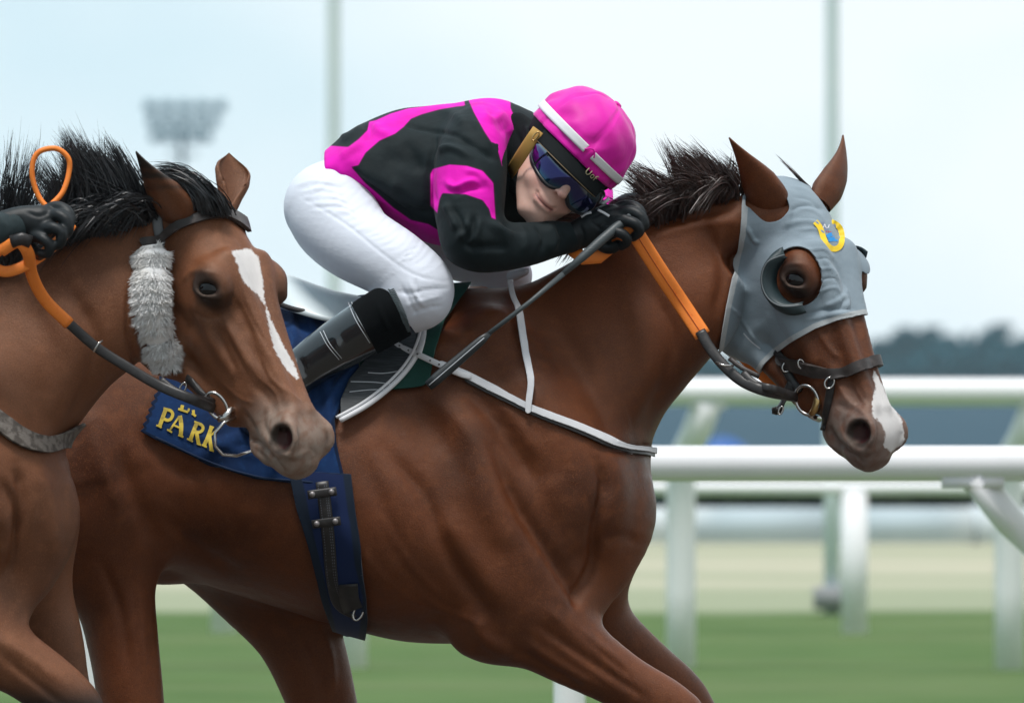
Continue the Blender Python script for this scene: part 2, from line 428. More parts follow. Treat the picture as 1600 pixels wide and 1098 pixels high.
def build_horse(tag_, T, yc, hf, hs, spec):
    """T maps traced picture points to this horse's place; yc = its centre plane"""
    O, U, Vv, W = hf
    H = lambda u, v, w=0: O+hs*(u*U+v*Vv+w*W)
    A3 = np.array([U, Vv, W])
    def pp(x, y, d=0): q = T(x, y); return P(q[0], q[1], yc+d)
    lo = pp(-260, 1700)[0]; x0 = pp(-200, 600)[0]; x1 = pp(930, 600)[0]; x2 = pp(1460, 600)[0]
    z0 = 0.0; z1 = P(0, 1120, yc)[2]; z2 = P(0, 760, yc)[2]; z3 = P(0, 190, yc)[2]
    F = Field(axis((x0, x1, .0075), (x1, x2, .0038)), axis((min(yc-.34, H(.6, 0, -.1)[1]-.04), yc+.34, .0058)),
              axis((z0, z1, .014), (z1, z2, .007), (z2, z3, .0038)))
    # --- trunk
    sx = [-100, -60, 0, 80, 160, 260, 350, 430, 520, 620, 700, 760, 820, 880, 940, 980, 1003]
    tp = [620, 540, 495, 478, 472, 482, 488, 484, 474, 462, 455, 456, 472, 500, 550, 610, 720]
    bt = [700, 800, 860, 905, 908, 897, 922, 947, 975, 1000, 1005, 1002, 985, 962, 915, 865, 790]
    wd = [.03, .12, .21, .265, .275, .275, .27, .28, .29, .285, .26, .24, .22, .205, .18, .13, .02]
    eg = [0, 0, 0, .05, .05, .1, .12, .16, .2, .3, .45, .5, .42, .3, .2, .1, 0]
    c0 = pp(450, 700); L0 = np.array([0, 1, 0.])
    ts = [pp(a, 0)[0]-c0[0] for a in sx]
    F.add(Loft(c0, c0+[1, 0, 0], L0, ts, [P(0, T(0, b)[1], yc)[2]-c0[2] for b in tp], [P(0, T(0, b)[1], yc)[2]-c0[2] for b in bt], wd, eg), 0)
    # --- neck between its traced crest and throat lines
    A0 = pp(800, 660); A1 = pp(1160, 425, spec.get('poll_y', -.02)); ax = unit(A1-A0); N = np.cross(ax, [0, 1, 0]); N = -N if N[2] < 0 else N
    def tn(pts): return np.array([[(pp(*q)-A0)@ax, (pp(*q)-A0)@N] for q in pts])
    top = tn([(660, 478), (740, 468), (800, 455), (860, 426), (930, 388), (1000, 352), (1080, 324), (1140, 306), (1180, 300)]+[(1215, 300)])
    bot = tn(spec['throat'])
    tt = np.linspace(-.02, .52*spec.get('nk', 1), 9)
    nt_ = np.interp(tt, top[:, 0], top[:, 1]); nb = np.interp(tt, bot[:, 0], bot[:, 1])
    nt_[-1] -= .07; nb[-1] += .06; nt_[-2] -= .015; nb[-2] += .008
    F.add(Loft(A0, A1, L0, tt, nt_, nb, [.185, .17, .15, .128, .108, .094, .084, .074, .045], [.3, .35, .4, .42, .42, .4, .35, .3, .2]), .05)
    F.add(Chain([(pp(1000, 412, -.01), .068), (pp(1040, 384, -.01), .060), (pp(1110, 356, -.02), .052), (pp(1175, 345, -.03), .052), (H(.06, -.07, 0), .055)]), .05)
    # --- shoulder, upper arm, haunch masses (both sides)
    for s_ in (-1, 1):
        def q(x, y, d): return pp(x, y, s_*d)
        F.add(Chain([(q(770, 520, .12), .05), (q(830, 640, .165), .075), (q(900, 760, .15), .085), (q(925, 815, .12), .07)]), .07)
        F.add(Chain([(q(690, 560, .16), .05), (q(740, 700, .2), .06), (q(790, 850, .19), .075), (q(800, 930, .17), .075)]), .07)
        F.add(Chain([(q(930, 700, .07), .06), (q(965, 790, .08), .075), (q(950, 870, .10), .06), (q(920, 920, .12), .05)]), .05)
        F.add(Ell(q(110, 700, .16), (.20, .13, .26)), .08)
        F.add(Ell(q(20, 660, .12), (.14, .12, .2)), .08)
    for nodes, k in spec['legs']:
        F.add(Chain([(pp(x, y, d), r) for x, y, d, r in nodes], lat=(0, 1, 0), ratio=.8), k)
    for x, y, d, rx, ry, rz in spec.get('blobs', []): F.add(Ell(pp(x, y, d), (rx, ry, rz)), .05)
    # --- head
    S = hs
    def E(c, r, k, rot=0):
        a = A3.copy()
        if rot: cr, sr = math.cos(rot), math.sin(rot); a[0], a[1] = cr*A3[0]+sr*A3[1], cr*A3[1]-sr*A3[0]
        F.add(Ell(H(*c), [x*S for x in r], a), k)
    t = [-.03, 0, .06, .12, .18, .24, .32, .40, .47, .53, .57, .60]
    top = [-.05, -.018, .004, .012, .008, -.002, -.010, -.016, -.018, -.014, -.024, -.055]
    bot = [-.10, -.15, -.19, -.205, -.21, -.205, -.190, -.172, -.155, -.140, -.128, -.10]
    wid = [.045, .06, .074, .088, .090, .080, .064, .053, .049, .055, .050, .028]
    egg = [0, 0, 0, 0, -.05, -.08, -.05, .0, .05, .0, 0, 0]
    F.add(Loft(H(0, 0), H(.6, 0), W, [x*S for x in t], [x*S for x in top], [x*S for x in bot], [x*S for x in wid], egg), .03)
    for s_ in (-1, 1):
        E((.045, -.050, s_*.048), (.042, .034, .030), .03)
        E((.14, -.190, s_*.050), (.118, .110, .032), .025)                     # cheek
        E((.175, -.262, s_*.040), (.085, .050, .020), .035)                       # jaw angle
        E((.195, -.028, s_*.078), (.050, .038, .030), .03)                      # brow
        F.add(Chain([(H(.215, -.085, s_*.078), .012*S), (H(.28, -.095, s_*.066), .011*S), (H(.36, -.093, s_*.053), .006*S)]), .022)   # cheekbone
        F.add(Chain([(H(.22, -.255, s_*.034), .028*S), (H(.32, -.210, s_*.030), .023*S), (H(.42, -.172, s_*.024), .020*S)]), .03)      # jaw bone
        F.add(Chain([(H(.16, .0, s_*.045), .02*S), (H(.26, -.008, s_*.030), .016*S), (H(.40, -.020, s_*.022), .014*S), (H(.50, -.02, s_*.018), .01*S)]), .02)
        E((.535, -.048, s_*.040), (.042, .030, .018), .018, -.5)               # nostril flare
    E((.565, -.088, 0), (.043, .040, .046), .02)                              # upper lip
    E((.520, -.138, 0), (.045, .022, .034), .012, .3)                         # lower lip and chin
    E((.495, -.152, 0), (.028, .018, .026), .015)
    for s_ in (-1, 1):
        if s_ > 0 or True:
            F.sub(Ell(H(.545, -.052, s_*.060), [.026*S, .029*S, .024*S], A3), .008)
            F.sub(Chain([(H(.540, -.050, s_*.056), .010*S), (H(.515, -.045, s_*.030), .009*S)]), .008)
            F.add(Chain([(H(.518, -.064, s_*.050), .004*S), (H(.518, -.034, s_*.050), .0060*S), (H(.540, -.016, s_*.050), .0070*S), (H(.570, -.026, s_*.050), .0065*S), (H(.578, -.056, s_*.047), .006*S), (H(.566, -.084, s_*.050), .004*S)]), .009)
            F.sub(Chain([(H(.448, -.116, s_*.060), .001*S), (H(.50, -.118, s_*.056), .0045*S), (H(.545, -.128, s_*.048), .0045*S), (H(.585, -.128, s_*.026), .004*S)], ), .010)
        ec, en, e1, e2 = eye_frame(H, U, Vv, W, s_)
        F.sub(Ell(ec+en*.012*S, [.026*S, .018*S, .018*S], np.array([e1, e2, en])), .010)
        up_ = [(-.027, -.004), (-.018, .011), (0, .0175), (.018, .012), (.029, -.004)]; dn_ = [(-.027, -.006), (-.014, -.015), (.004, -.0165), (.020, -.012), (.029, -.005)]
        for pts, rr in ((up_, .0060), (dn_, .0048)):
            F.add(Chain([(ec+S*(e1*a+e2*b+en*(.006-.30*abs(a))), rr*S) for a, b in pts]), .008)
        F.add(Chain([(ec+S*(e1*a+e2*b+en*(.004-.4*abs(a))), .004*S) for a, b in [(-.034, .008), (-.02, .024), (.002, .030), (.024, .023), (.036, .006)]]), .012)
    V, Q = F.mesh(2)
    px, py = to_px(V); dx, dy = T(0, 0)
    V = strokes(V, Q, [(a, b_, c_*1.0) for a, b_, c_ in spec['relief']], dx=dx, dy=dy)
    V = strokes(V, Q, [(a, b_, c_*1.2) for a, b_, c_ in spec.get('relief_local', [])])
    Vh = relax(V, Q, .3)
    # ears: open leaf-shaped cups joined to the same body mesh
    Nv = normals(V, Q)
    ex_v, ex_f = [], []
    for root, tipp, openv, wmax, bend in spec['ears'](H, U, Vv, W):
        n, mm = 22, 18; axv = tipp-root; Lx = np.linalg.norm(axv); a = axv/Lx; o = unit(openv-(openv@a)*a); b = np.cross(a, o)
        s_ = np.linspace(0, 1, n)
        prof = np.interp(s_, [0, .2, .42, .64, .78, .88, .96, 1], [.80, 1, .84, .50, .30, .17, .07, .02] if wmax > 0 else [.5, .66, .92, 1, .80, .45, .16, .02])*abs(wmax)
        ang = np.interp(s_, [0, .25, .6, 1], [178, 150, 112, 70])
        for lay in (0, 1):
            base = len(ex_v)
            for i in range(n):
                c = root+axv*s_[i]+bend*math.sin(math.pi*s_[i])
                for j in range(mm):
                    th = R(ang[i])*(2*j/(mm-1)-1)
                    r = prof[i]*(1 if lay == 0 else .86)
                    # cup: back of the ear is opposite to the opening
                    ex_v.append(c-o*math.cos(th)*r*(.62 if wmax > 0 else .42)+b*math.sin(th)*r+o*.003*lay+o*.25*prof[i])
            for i in range(n-1):
                for j in range(mm-1):
                    f = (base+i*mm+j, base+i*mm+j+1, base+(i+1)*mm+j+1, base+(i+1)*mm+j)
                    ex_f.append(f if lay == 0 else f[::-1])
            if lay:
                b0 = base-n*mm
                for i in range(n-1):
                    for j in (0, mm-1):
                        f = (b0+i*mm+j, b0+(i+1)*mm+j, base+(i+1)*mm+j, base+i*mm+j); ex_f.append(f if j == 0 else f[::-1])
    Vall = np.vstack([Vh, np.array(ex_v)]); Qall = np.vstack([Q, np.array(ex_f)+len(Vh)])
    loc = (Vall-O)/hs; u = loc@U; v = loc@Vv; w_ = loc@W
    nb_ = len(Vh); NV = normals(Vall, Qall)
    at = {}
    ed = np.sqrt(((u-.56)/.115)**2+((v+.085)/.095)**2)
    hm = (np.arange(len(Vall)) < nb_)
    at['muzzle'] = smooth01((1.25-ed)/.7)*.85*hm*(np.abs(w_) < .12)
    nost = np.sqrt(((u-.546)/.032)**2+((v+.052)/.035)**2)
    at['pink'] = smooth01((.9-nost)/.4)*hm*(np.abs(w_) < .045)
    blk = smooth01((1.1-nost)/.3)*.85*hm*(np.abs(w_) < .085)*smooth01((np.abs(w_)-.034)/.006)
    eyer = np.sqrt(((u-.210)/.048)**2+((v+.034)/.036)**2); blk = np.maximum(blk, smooth01((1.3-eyer)/.7)*.9*hm*(np.abs(w_) > .06))
    PX, PY = to_px(Vall); TX, TY = PX-dx, PY-dy
    blk = np.maximum(blk, spec['black'](TX, TY, Vall, hm, u, v, w_))
    at['black'] = blk
    near = smooth01((-NV[:, 1]+.3)*3)
    at['blaze'] = spec['blaze'](PX, PY, u, v, w_, NV)*1.0
    body = mesh_obj(spec['name'], Vall, Qall, spec['mat'], attrs=at)
    # eyes
    for s_ in (-1, 1):
        ec, en, e1, e2 = eye_frame(H, U, Vv, W, s_); c = ec-en*.0125*hs; Vv_, Ff = [], []
        for i in range(15):
            for j in range(24):
                a, b2 = math.pi*i/14, 2*math.pi*j/24
                Vv_.append(c+hs*(.0275*math.sin(a)*math.cos(b2)*e1+.0215*math.sin(a)*math.sin(b2)*e2+.0205*math.cos(a)*en))
        for i in range(14):
            for j in range(24): Ff.append((i*24+j, i*24+(j+1) % 24, (i+1)*24+(j+1) % 24, (i+1)*24+j))
        mesh_obj('eye', Vv_, Ff, MAT['eye'], body)
    S_ = (Vh, Q, normals(Vh, Q))
    return body, S_, H
MAT = {}
e = M('horse eye', (.004, .003, .003), rough=.08, spec=.45); MAT['eye'] = e.m
MAT['chestnut'] = coat('chestnut coat', (.145, .038, .010), (.066, .016, .0045), (.215, .064, .020))
MAT['bay'] = coat('bay coat', (.205, .076, .034), (.110, .038, .016), (.280, .115, .056), True)
Tm = lambda x, y: np.array([x, y])
fmain = head_frame(P(1253, 283, -.03), (.741, -.671), R(63.5))
def legs_main():
    L = [
     ([(800, 915, -.17, .105), (835, 960, -.17, .098), (880, 1004, -.17, .076), (970, 1062, -.165, .056), (1045, 1108, -.16, .054), (1075, 1140, -.16, .042), (1095, 1280, -.16, .030), (1100, 1400, -.16, .034), (1130, 1470, -.16, .030), (1150, 1520, -.16, .045)], .06),
     ([(880, 930, .15, .10), (945, 985, .15, .066), (1010, 1035, .15, .050), (1065, 1082, .15, .046), (1100, 1130, .15, .040), (1190, 1240, .15, .028), (1270, 1320, .15, .034), (1310, 1390, .15, .030), (1340, 1420, .15, .045)], .06),
     ([(120, 770, -.17, .17), (150, 850, -.18, .115), (178, 930, -.18, .080), (193, 1010, -.18, .069), (205, 1098, -.18, .064), (215, 1180, -.18, .055), (160, 1330, -.18, .034), (110, 1430, -.18, .038), (130, 1500, -.18, .032), (150, 1560, -.18, .045)], .07),
     ([(330, 820, .16, .12), (400, 900, .17, .105), (462, 985, .17, .085), (500, 1085, .17, .070), (520, 1170, .17, .054), (500, 1330, .17, .034), (480, 1430, .17, .038), (500, 1500, .17, .032), (520, 1560, .17, .045)], .07)]
    return L
relief_main = [([(700, 960), (640, 935), (590, 890), (560, 850)], 2.2, .0018), ([(880, 700), (900, 760), (895, 820)], 2.2, .0016), ([(860, 1000), (900, 1030), (960, 1075)], 2.0, .0022), ([(960, 560), (970, 620), (985, 670)], 2.5, .0016), ([(640, 600), (700, 640), (750, 700), (790, 780)], 16, .006), ([(520, 800), (560, 860), (610, 930)], 14, .004), ([(470, 790), (500, 860), (520, 930)], 10, -.003), 
    ([(935, 720), (945, 760), (930, 830), (925, 880), (905, 930), (898, 950)], 9, -.016),       # breast groove
    ([(955, 700), (970, 760), (965, 830), (940, 900)], 16, .006),
    ([(1000, 850), (965, 835), (945, 850)], 9, -.003),
    ([(600, 700), (660, 770), (690, 840), (720, 900), (760, 950)], 13, -.010),    # behind the triceps
    ([(690, 800), (720, 850), (760, 900), (800, 960)], 22, .008),
    ([(770, 700), (810, 790), (850, 850), (890, 910), (905, 935)], 12, -.016),    # between shoulder and upper arm
    ([(720, 700), (770, 790), (800, 860)], 24, .010),
    ([(850, 740), (880, 800), (900, 870)], 24, .008),
    ([(700, 590), (760, 640), (800, 700), (840, 760)], 14, -.009),   # shoulder blade edge
    ([(740, 580), (800, 650), (850, 720)], 14, .007),
    ([(860, 480), (900, 560), (940, 640), (960, 690)], 16, -.008),
    ([(930, 700), (1000, 700), (1010, 690)], 8, -.005),
    ([(1010, 440), (1050, 520), (1040, 600), (1000, 680)], 14, -.009),  # jugular groove
    ([(980, 460), (1010, 550), (990, 640)], 18, .006),
    ([(1020, 352), (1080, 338), (1150, 322)], 7, -.006), ([(1010, 372), (1090, 352), (1155, 345)], 8, .004),
    ([(1100, 350), (1130, 420), (1115, 500)], 10, -.006),
    ([(840, 975), (890, 1010), (950, 1050), (1010, 1090)], 6, -.006), ([(820, 1000), (870, 1035), (940, 1075)], 6, .006),
    ([(850, 950), (900, 985), (970, 1035)], 8, .005), ([(870, 960), (930, 1010), (990, 1060)], 4, -.004),
    ([(800, 1010), (850, 1040), (910, 1075)], 5, -.004),
    ([(740, 960), (760, 1000), (800, 1020)], 12, .008),
    ([(640, 640), (700, 700), (740, 760)], 20, -.007), ([(560, 700), (600, 800), (640, 900)], 16, -.005),
    ([(590, 800), (640, 880), (700, 940)], 5, .003), ([(660, 930), (700, 955), (760, 975)], 4, .003),
    ([(220, 680), (290, 740), (360, 720)], 14, -.006), ([(180, 700), (210, 780), (260, 860)], 18, -.010), ([(130, 620), (160, 720), (200, 800)], 25, .009),
    ([(290, 740), (330, 700), (400, 680)], 8, .005), ([(250, 800), (300, 850), (380, 900)], 12, -.005),
    ([(160, 880), (190, 960), (200, 1050)], 8, -.006), ([(215, 880), (222, 980), (230, 1060)], 6, .004),
    ([(490, 960), (515, 1020), (520, 1080)], 7, .006), ([(470, 980), (500, 1040), (505, 1098)], 5, -.006),
]
def ears_main(H, U, V, W):
    yield H(.055, -.056, -.058), P(1139, 216, -.15), unit([.45, .85, .1]), .044, np.array([.004, 0, .004])
    yield H(.045, -.012, .052), P(1318, 211, .09), unit([-.25, .8, .5]), .036, np.array([.014, 0, 0])
def blaze_main(PX, PY, u, v, w, N):
    d = poly_sd(PX, PY, [(1366, 578), (1378, 600), (1392, 630), (1409, 655), (1414, 690), (1392, 706), (1380, 696), (1384, 678), (1376, 660), (1364, 650), (1362, 628), (1368, 605), (1364, 590)])
    return np.where((u > .38) & (w < .055), d, -20)
main = dict(name='racehorse', mat=MAT['chestnut'], legs=legs_main(), relief=relief_main, ears=ears_main, poll_y=-.03,
    throat=[(960, 930), (1006, 800), (1008, 745), (1014, 700), (1034, 655), (1075, 600), (1108, 562), (1140, 530), (1180, 500)],
    black=lambda x, y, V, hm, u, v, w: 0*x, blaze=blaze_main,
    blobs=[(765, 985, -.17, .075, .06, .06), (255, 880, 0, .06, .05, .035)],
    relief_local=[([(1225, 600), (1290, 590), (1340, 585)], 8, -.002), ([(1300, 630), (1330, 640), (1350, 655)], 6, -.002),
                  ([(1300, 690), (1325, 700), (1345, 715)], 4, -.002), ([(1290, 560), (1320, 620), (1330, 640)], 8, .003), ([(1280, 520), (1296, 545), (1310, 560)], 4, .002), ([(1310, 600), (1325, 625), (1350, 645)], 2, .0018), ([(1335, 600), (1345, 620), (1360, 640)], 2, .0016), ([(1222, 420), (1238, 412), (1258, 414)], 3, .0025), ([(1222, 462), (1240, 470), (1260, 462)], 3, -.002), ([(1298, 668), (1308, 688), (1324, 706), (1350, 722)], 2.6, -.006), ([(1316, 672), (1330, 698), (1350, 706), (1372, 700)], 4, .003), ([(1290, 690), (1304, 708), (1318, 722)], 5, .003), ([(1318, 652), (1316, 668), (1326, 688)], 3, -.0025)])
horse, SM, HM = build_horse('main', Tm, 0.0, fmain, .96, main)
tag(horse, 'chestnut racehorse in a grey eye hood galloping ahead under the pink capped jockey', 'horse', 'racehorses galloping side by side')
fleft = head_frame(P(334, 300, -.90), (.71, -.704), R(57.5))
Tl = lambda x, y: np.array([x-903, y+8])
def legs_left():
    L = [([(760, 915, -.17, .105), (800, 955, -.17, .085), (860, 990, -.17, .074), (935, 1030, -.165, .060), (1005, 1082, -.16, .054), (1040, 1120, -.16, .040), (1090, 1250, -.16, .030), (1110, 1370, -.16, .034), (1140, 1440, -.16, .030), (1160, 1490, -.16, .045)], .06),
         ([(900, 850, .12, .11), (945, 920, .13, .083), (978, 990, .13, .066), (1000, 1060, .13, .052), (1020, 1120, .13, .044), (1060, 1250, .13, .030), (1090, 1370, .13, .034), (1120, 1440, .13, .030), (1140, 1490, .13, .045)], .06)]
    return L+legs_main()[2:]
def ears_left(H, U, V, W):
    yield H(.042, -.060, -.062), P(212, 238, -1.06), unit([.55, .8, .15]), .044, np.array([-.004, 0, .006])
    yield H(.030, -.018, .036), P(357, 240, -.82), unit([.30, -.85, -.1]), -.036, np.array([.006, 0, 0])
def black_left(x, y, V, hm, u, v, w):
    q = np.maximum(smooth01((y-1040)/60)*(x > 850), 0)
    tip = np.maximum(smooth01((1.565-0-0*y)*0), 0)
    ear = (~hm)*smooth01((V[:, 2]-P(0, 305, -1)[2])/.05+.3*np.sin(V[:, 2]*300))*(w < 0)
    return np.maximum(q, ear)
def blaze_left(PX, PY, u, v, w, N):
    d = poly_sd(PX, PY, [(362, 392), (390, 388), (404, 402), (411, 440), (413, 470), (424, 500), (440, 535), (458, 565), (468, 590), (462, 592), (444, 572), (428, 545), (420, 510), (414, 478), (402, 460), (378, 438), (372, 415)])
    return np.where((w < .06) & (N[:, 1] < .2), d, -20)
relief_left = [([(930, 720), (940, 780), (925, 850)], 10, -.014), ([(960, 720), (985, 790), (985, 860)], 14, .008), ([(905, 745), (930, 790), (925, 850), (905, 900)], 8, -.012),
    ([(880, 780), (910, 820), (900, 880)], 18, .008), ([(1010, 440), (1050, 520), (1040, 600), (1000, 680)], 14, -.010), ([(940, 450), (980, 540), (970, 640)], 20, -.007),
    ([(900, 1010), (960, 1060), (1000, 1090)], 6, -.005), ([(880, 980), (950, 1020), (1000, 1060)], 9, .005), ([(1020, 352), (1090, 338), (1130, 330)], 7, -.005)]
rl_left = [([(388, 684), (404, 692), (424, 712), (446, 738)], 2.6, -.0065), ([(386, 700), (404, 712), (424, 732)], 5, .003), ([(410, 676), (430, 700), (456, 712), (480, 706)], 5, .0035), ([(470, 610), (488, 640), (500, 662)], 5, .002), ([(416, 640), (412, 660), (424, 690)], 3, -.0025), ([(380, 640), (396, 668), (404, 690)], 4, -.003), ([(440, 600), (458, 618), (474, 630)], 2, .002), ([(486, 700), (494, 712), (482, 726)], 3, -.002), ([(204, 440), (200, 480), (201, 530), (212, 568), (238, 596)], 4, -.006), ([(212, 470), (209, 520), (222, 562), (250, 588)], 5, .003), ([(350, 492), (362, 520), (380, 556), (402, 596)], 5, .003), ([(340, 515), (352, 545), (370, 580)], 5, -.003), ([(372, 440), (380, 470), (400, 510), (428, 556)], 3, -.002), ([(410, 560), (425, 590), (448, 615)], 2, .0022), ([(388, 560), (405, 590), (430, 612), (438, 640)], 1.8, .0020), ([(350, 600), (375, 622), (400, 630)], 2, .0016), ([(262, 420), (268, 470), (262, 520)], 8, -.003), ([(305, 488), (325, 498), (352, 492)], 3, -.002), ([(420, 690), (432, 700), (452, 706)], 4, -.002), ([(330, 500), (345, 545), (375, 600)], 9, -.004), ([(300, 520), (320, 570), (340, 610)], 10, .004), ([(350, 500), (390, 560), (430, 610)], 8, .004),
    ([(395, 600), (420, 625), (430, 650)], 7, -.003), ([(395, 700), (415, 715), (440, 735)], 3, -.002), ([(285, 440), (300, 425), (335, 425)], 5, .003), ([(270, 480), (285, 500), (300, 520)], 9, -.004),
    ([(352, 360), (372, 372), (385, 395)], 5, -.003), ([(400, 465), (425, 520), (452, 565)], 5, .0025), ([(370, 470), (382, 500), (395, 530)], 7, -.003),
    ([(240, 560), (250, 580), (262, 600)], 8, -.002)]
left = dict(name='racehorse', mat=MAT['bay'], legs=legs_left(), relief=relief_left, ears=ears_left, poll_y=-.05,
    throat=[(960, 920), (1000, 830), (1000, 750), (1000, 700), (1028, 655), (1075, 597), (1108, 570), (1140, 540), (1180, 510)],
    black=black_left, blaze=blaze_left, relief_local=rl_left)
horse2, SL, HL = build_horse('left', Tl, -.85, fleft, .94, left)
tag(horse2, 'bay racehorse with black mane and white blaze, its head overlapping the other horse', 'horse', 'racehorses galloping side by side')
# ================================================================ background
def ground():
    m = M('turf', (.075, .135, .040), rough=.9, spec=.1)
    co = m.n('ShaderNodeTexCoord').outputs['Object']; sp = m.n('ShaderNodeSeparateXYZ'); m.t.links.new(co, sp.inputs[0]); Y = sp.outputs[1]
    wob = m.math('ADD', Y, m.math('MULTIPLY', m.math('SUBTRACT', m.noise(.35, 3), .5), 3.0))
    m.mix(m.rng(m.noise(1.3, 4), .35, .65), (.10, .165, .055))
    # mown bands that run with the rails
    m.mix(m.math('MULTIPLY', m.rng(m.noise(1.0, 3, m.coord((.16, .40, 1))), .45, .68), .6), (.135, .180, .075)); m.mix(m.math('MULTIPLY', m.rng(m.noise(4, 4), .5, .7), .4), (.12, .155, .055))
    m.mix(m.rng(wob, 36.5, 38.0), (.30, .33, .22))
    m.mix(m.math('MULTIPLY', m.rng(wob, 41.0, 46), m.rng(m.noise(1.0, 3, m.coord((.05, .35, 1))), .35, .6)), (.46, .44, .33))
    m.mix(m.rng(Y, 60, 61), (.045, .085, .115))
    m.mix(m.rng(m.math('MULTIPLY', Y, -1), -6, -5), (.10, .085, .07))
    m.bump(m.noise(60, 4), .6, .02)
    V = []; F = []
    xs = np.concatenate([[-4000, -800, -200], np.linspace(-60, 60, 41), [200, 800, 4000]]); ys = np.concatenate([[-60], np.linspace(-25, 100, 61), [200, 600, 2000, 6000]])
    for y in ys:
        for x in xs: V.append((x, y, .012*math.sin(x*.7+y*.3) if abs(x) < 60 and 5 < y < 90 else 0))
    n = len(xs)
    for j in range(len(ys)-1):
        for i in range(n-1): F.append((j*n+i, j*n+i+1, (j+1)*n+i+1, (j+1)*n+i))
    tag(mesh_obj('ground', V, F, m.m), 'turf track infield with green and dry mown bands', 'ground', kind='structure')
ground()
wp = M('white rail plastic', (.90, .90, .92), rough=.35, spec=.4); wp.mix(wp.math('MULTIPLY', wp.rng(wp.noise(3, 4), .55, .75), .35), (.76, .77, .77)); wp = wp.m
def rail_run(D, ytube, rad, posts, arm, group, label, xr, post_r, post_bottom=0.0, plabel=None):
    y = D-CAM_D; z = P(0, ytube, y)[2]
    x0, x1 = P(xr[0], 0, y)[0], P(xr[1], 0, y)[0]
    root = empty('running_rail', ((x0+x1)/2, y, 0), label, 'rail')
    nseg = max(1, int((x1-x0)/4)); e = np.linspace(x0, x1, nseg+1)
    V, F = tube([(a, y, z) for a in np.linspace(x0, x1, 30)], rad, 20); mesh_obj('rail_tube', V, F, wp, root)
    for a in e[1:-1]:
        V, F = tube([(a-.05, y, z), (a+.05, y, z)], rad*1.06, 20); mesh_obj('joint_sleeve', V, F, wp, root)
    for i, (pa, pb) in enumerate(posts):     # pa = px where the arm meets the tube, pb = px of the post
        xa, xb = P(pa, 0, y)[0], P(pb, 0, y)[0]; dy = arm[0]
        pts = [(xa, y, z-rad*.6), (xa+(xb-xa)*.5, y+dy*.5, z-rad*.6+(arm[1]-z)*.5), (xb, y+dy, arm[1]), (xb, y+dy, arm[1]-.1), (xb, y+dy, .35), (xb, y+dy, -.05)] if arm[1] < z-.02 else [(xb, y, z-rad*.5), (xb, y, -.05)]
        V, F = tube(np.array(pts), [post_r]*len(pts), 16); mesh_obj('post', V, F, wp, root)
        if arm[1] < z-.02:
            V, F = box((xa, y, z-rad), (.16, rad*1.3, .03)); mesh_obj('bracket', V, F, wp, root)
    return root
rail_run(26.5, 724.5, .0465, [(x, x+120) for x in range(-730-4500, 7200, 750)], (.10, .86), None, 'thick white running rail nearest behind the galloping horses', (-5600, 7400), .041)
rail_run(46.0, 612.5, .062, [(x+42, x) for x in range(1065-9*515, 6500, 515)], (.18, .93), None, 'second white running rail on slanted arms beyond the nearest one', (-4000, 6200), .066)
rail_run(52.6, 763, .035, [(x, x) for x in range(350-985*4, 6000, 985)], (0, 9), None, 'low white rail far beyond the second running rail', (-3800, 5800), .068)
# pale low fence boards far behind
def fence():
    y = 79-CAM_D; x0, x1 = P(-3200, 0, y)[0], P(4900, 0, y)[0]
    root = empty('low_board_fence', (0, y, 0), 'long low pale board fence across the far side of the infield', 'fence')
    fm = M('pale board', (.75, .82, .86), rough=.7); fm.mix(fm.rng(fm.noise(.8, 3), .4, .6), (.50, .60, .66)); n = 36; e = np.linspace(x0, x1, n+1)
    for a, b in zip(e[:-1], e[1:]):
        V, F = box(((a+b)/2, y, .155), (b-a-.03, .04, .27)); mesh_obj('board', V, F, fm.m, root)
        V, F = box((a, y+.06, .15), (.07, .07, .31)); mesh_obj('post', V, F, fm.m, root)
fence()
# dark hedge behind the boards
def leafy(name, x0, x1, y, h, d, n, size, mat, seed, top=None):
    g = np.random.default_rng(seed); V = np.empty((n*4, 3)); 
    x = g.uniform(x0, x1, n); yy = y+g.uniform(-d/2, d/2, n); tz = h if top is None else top(x); z = g.uniform(0, 1, n)**.8*tz
    a = g.normal(size=(n, 3)); a /= np.linalg.norm(a, axis=1)[:, None]; b = np.cross(a, g.normal(size=(n, 3))); b /= np.linalg.norm(b, axis=1)[:, None]
    c = np.stack([x, yy, z], 1); s = size*g.uniform(.5, 1.3, n)[:, None]
    V[0::4] = c-a*s; V[1::4] = c+b*s*.6; V[2::4] = c+a*s; V[3::4] = c-b*s*.6
    F = np.arange(n*4).reshape(n, 4); return mesh_obj(name, V, F, mat, smooth=False)
hm_ = M('hedge leaf', (.035, .06, .045), rough=.8); hm_.mix(hm_.rng(hm_.noise(2, 2), .4, .6), (.055, .075, .05))
yh = 86-CAM_D
tag(leafy('hedge', P(-3200, 0, yh)[0], P(4900, 0, yh)[0], yh, .42, .5, 45000, .06, hm_.m, 3), 'low dark hedge running behind the pale board fence', 'hedge')
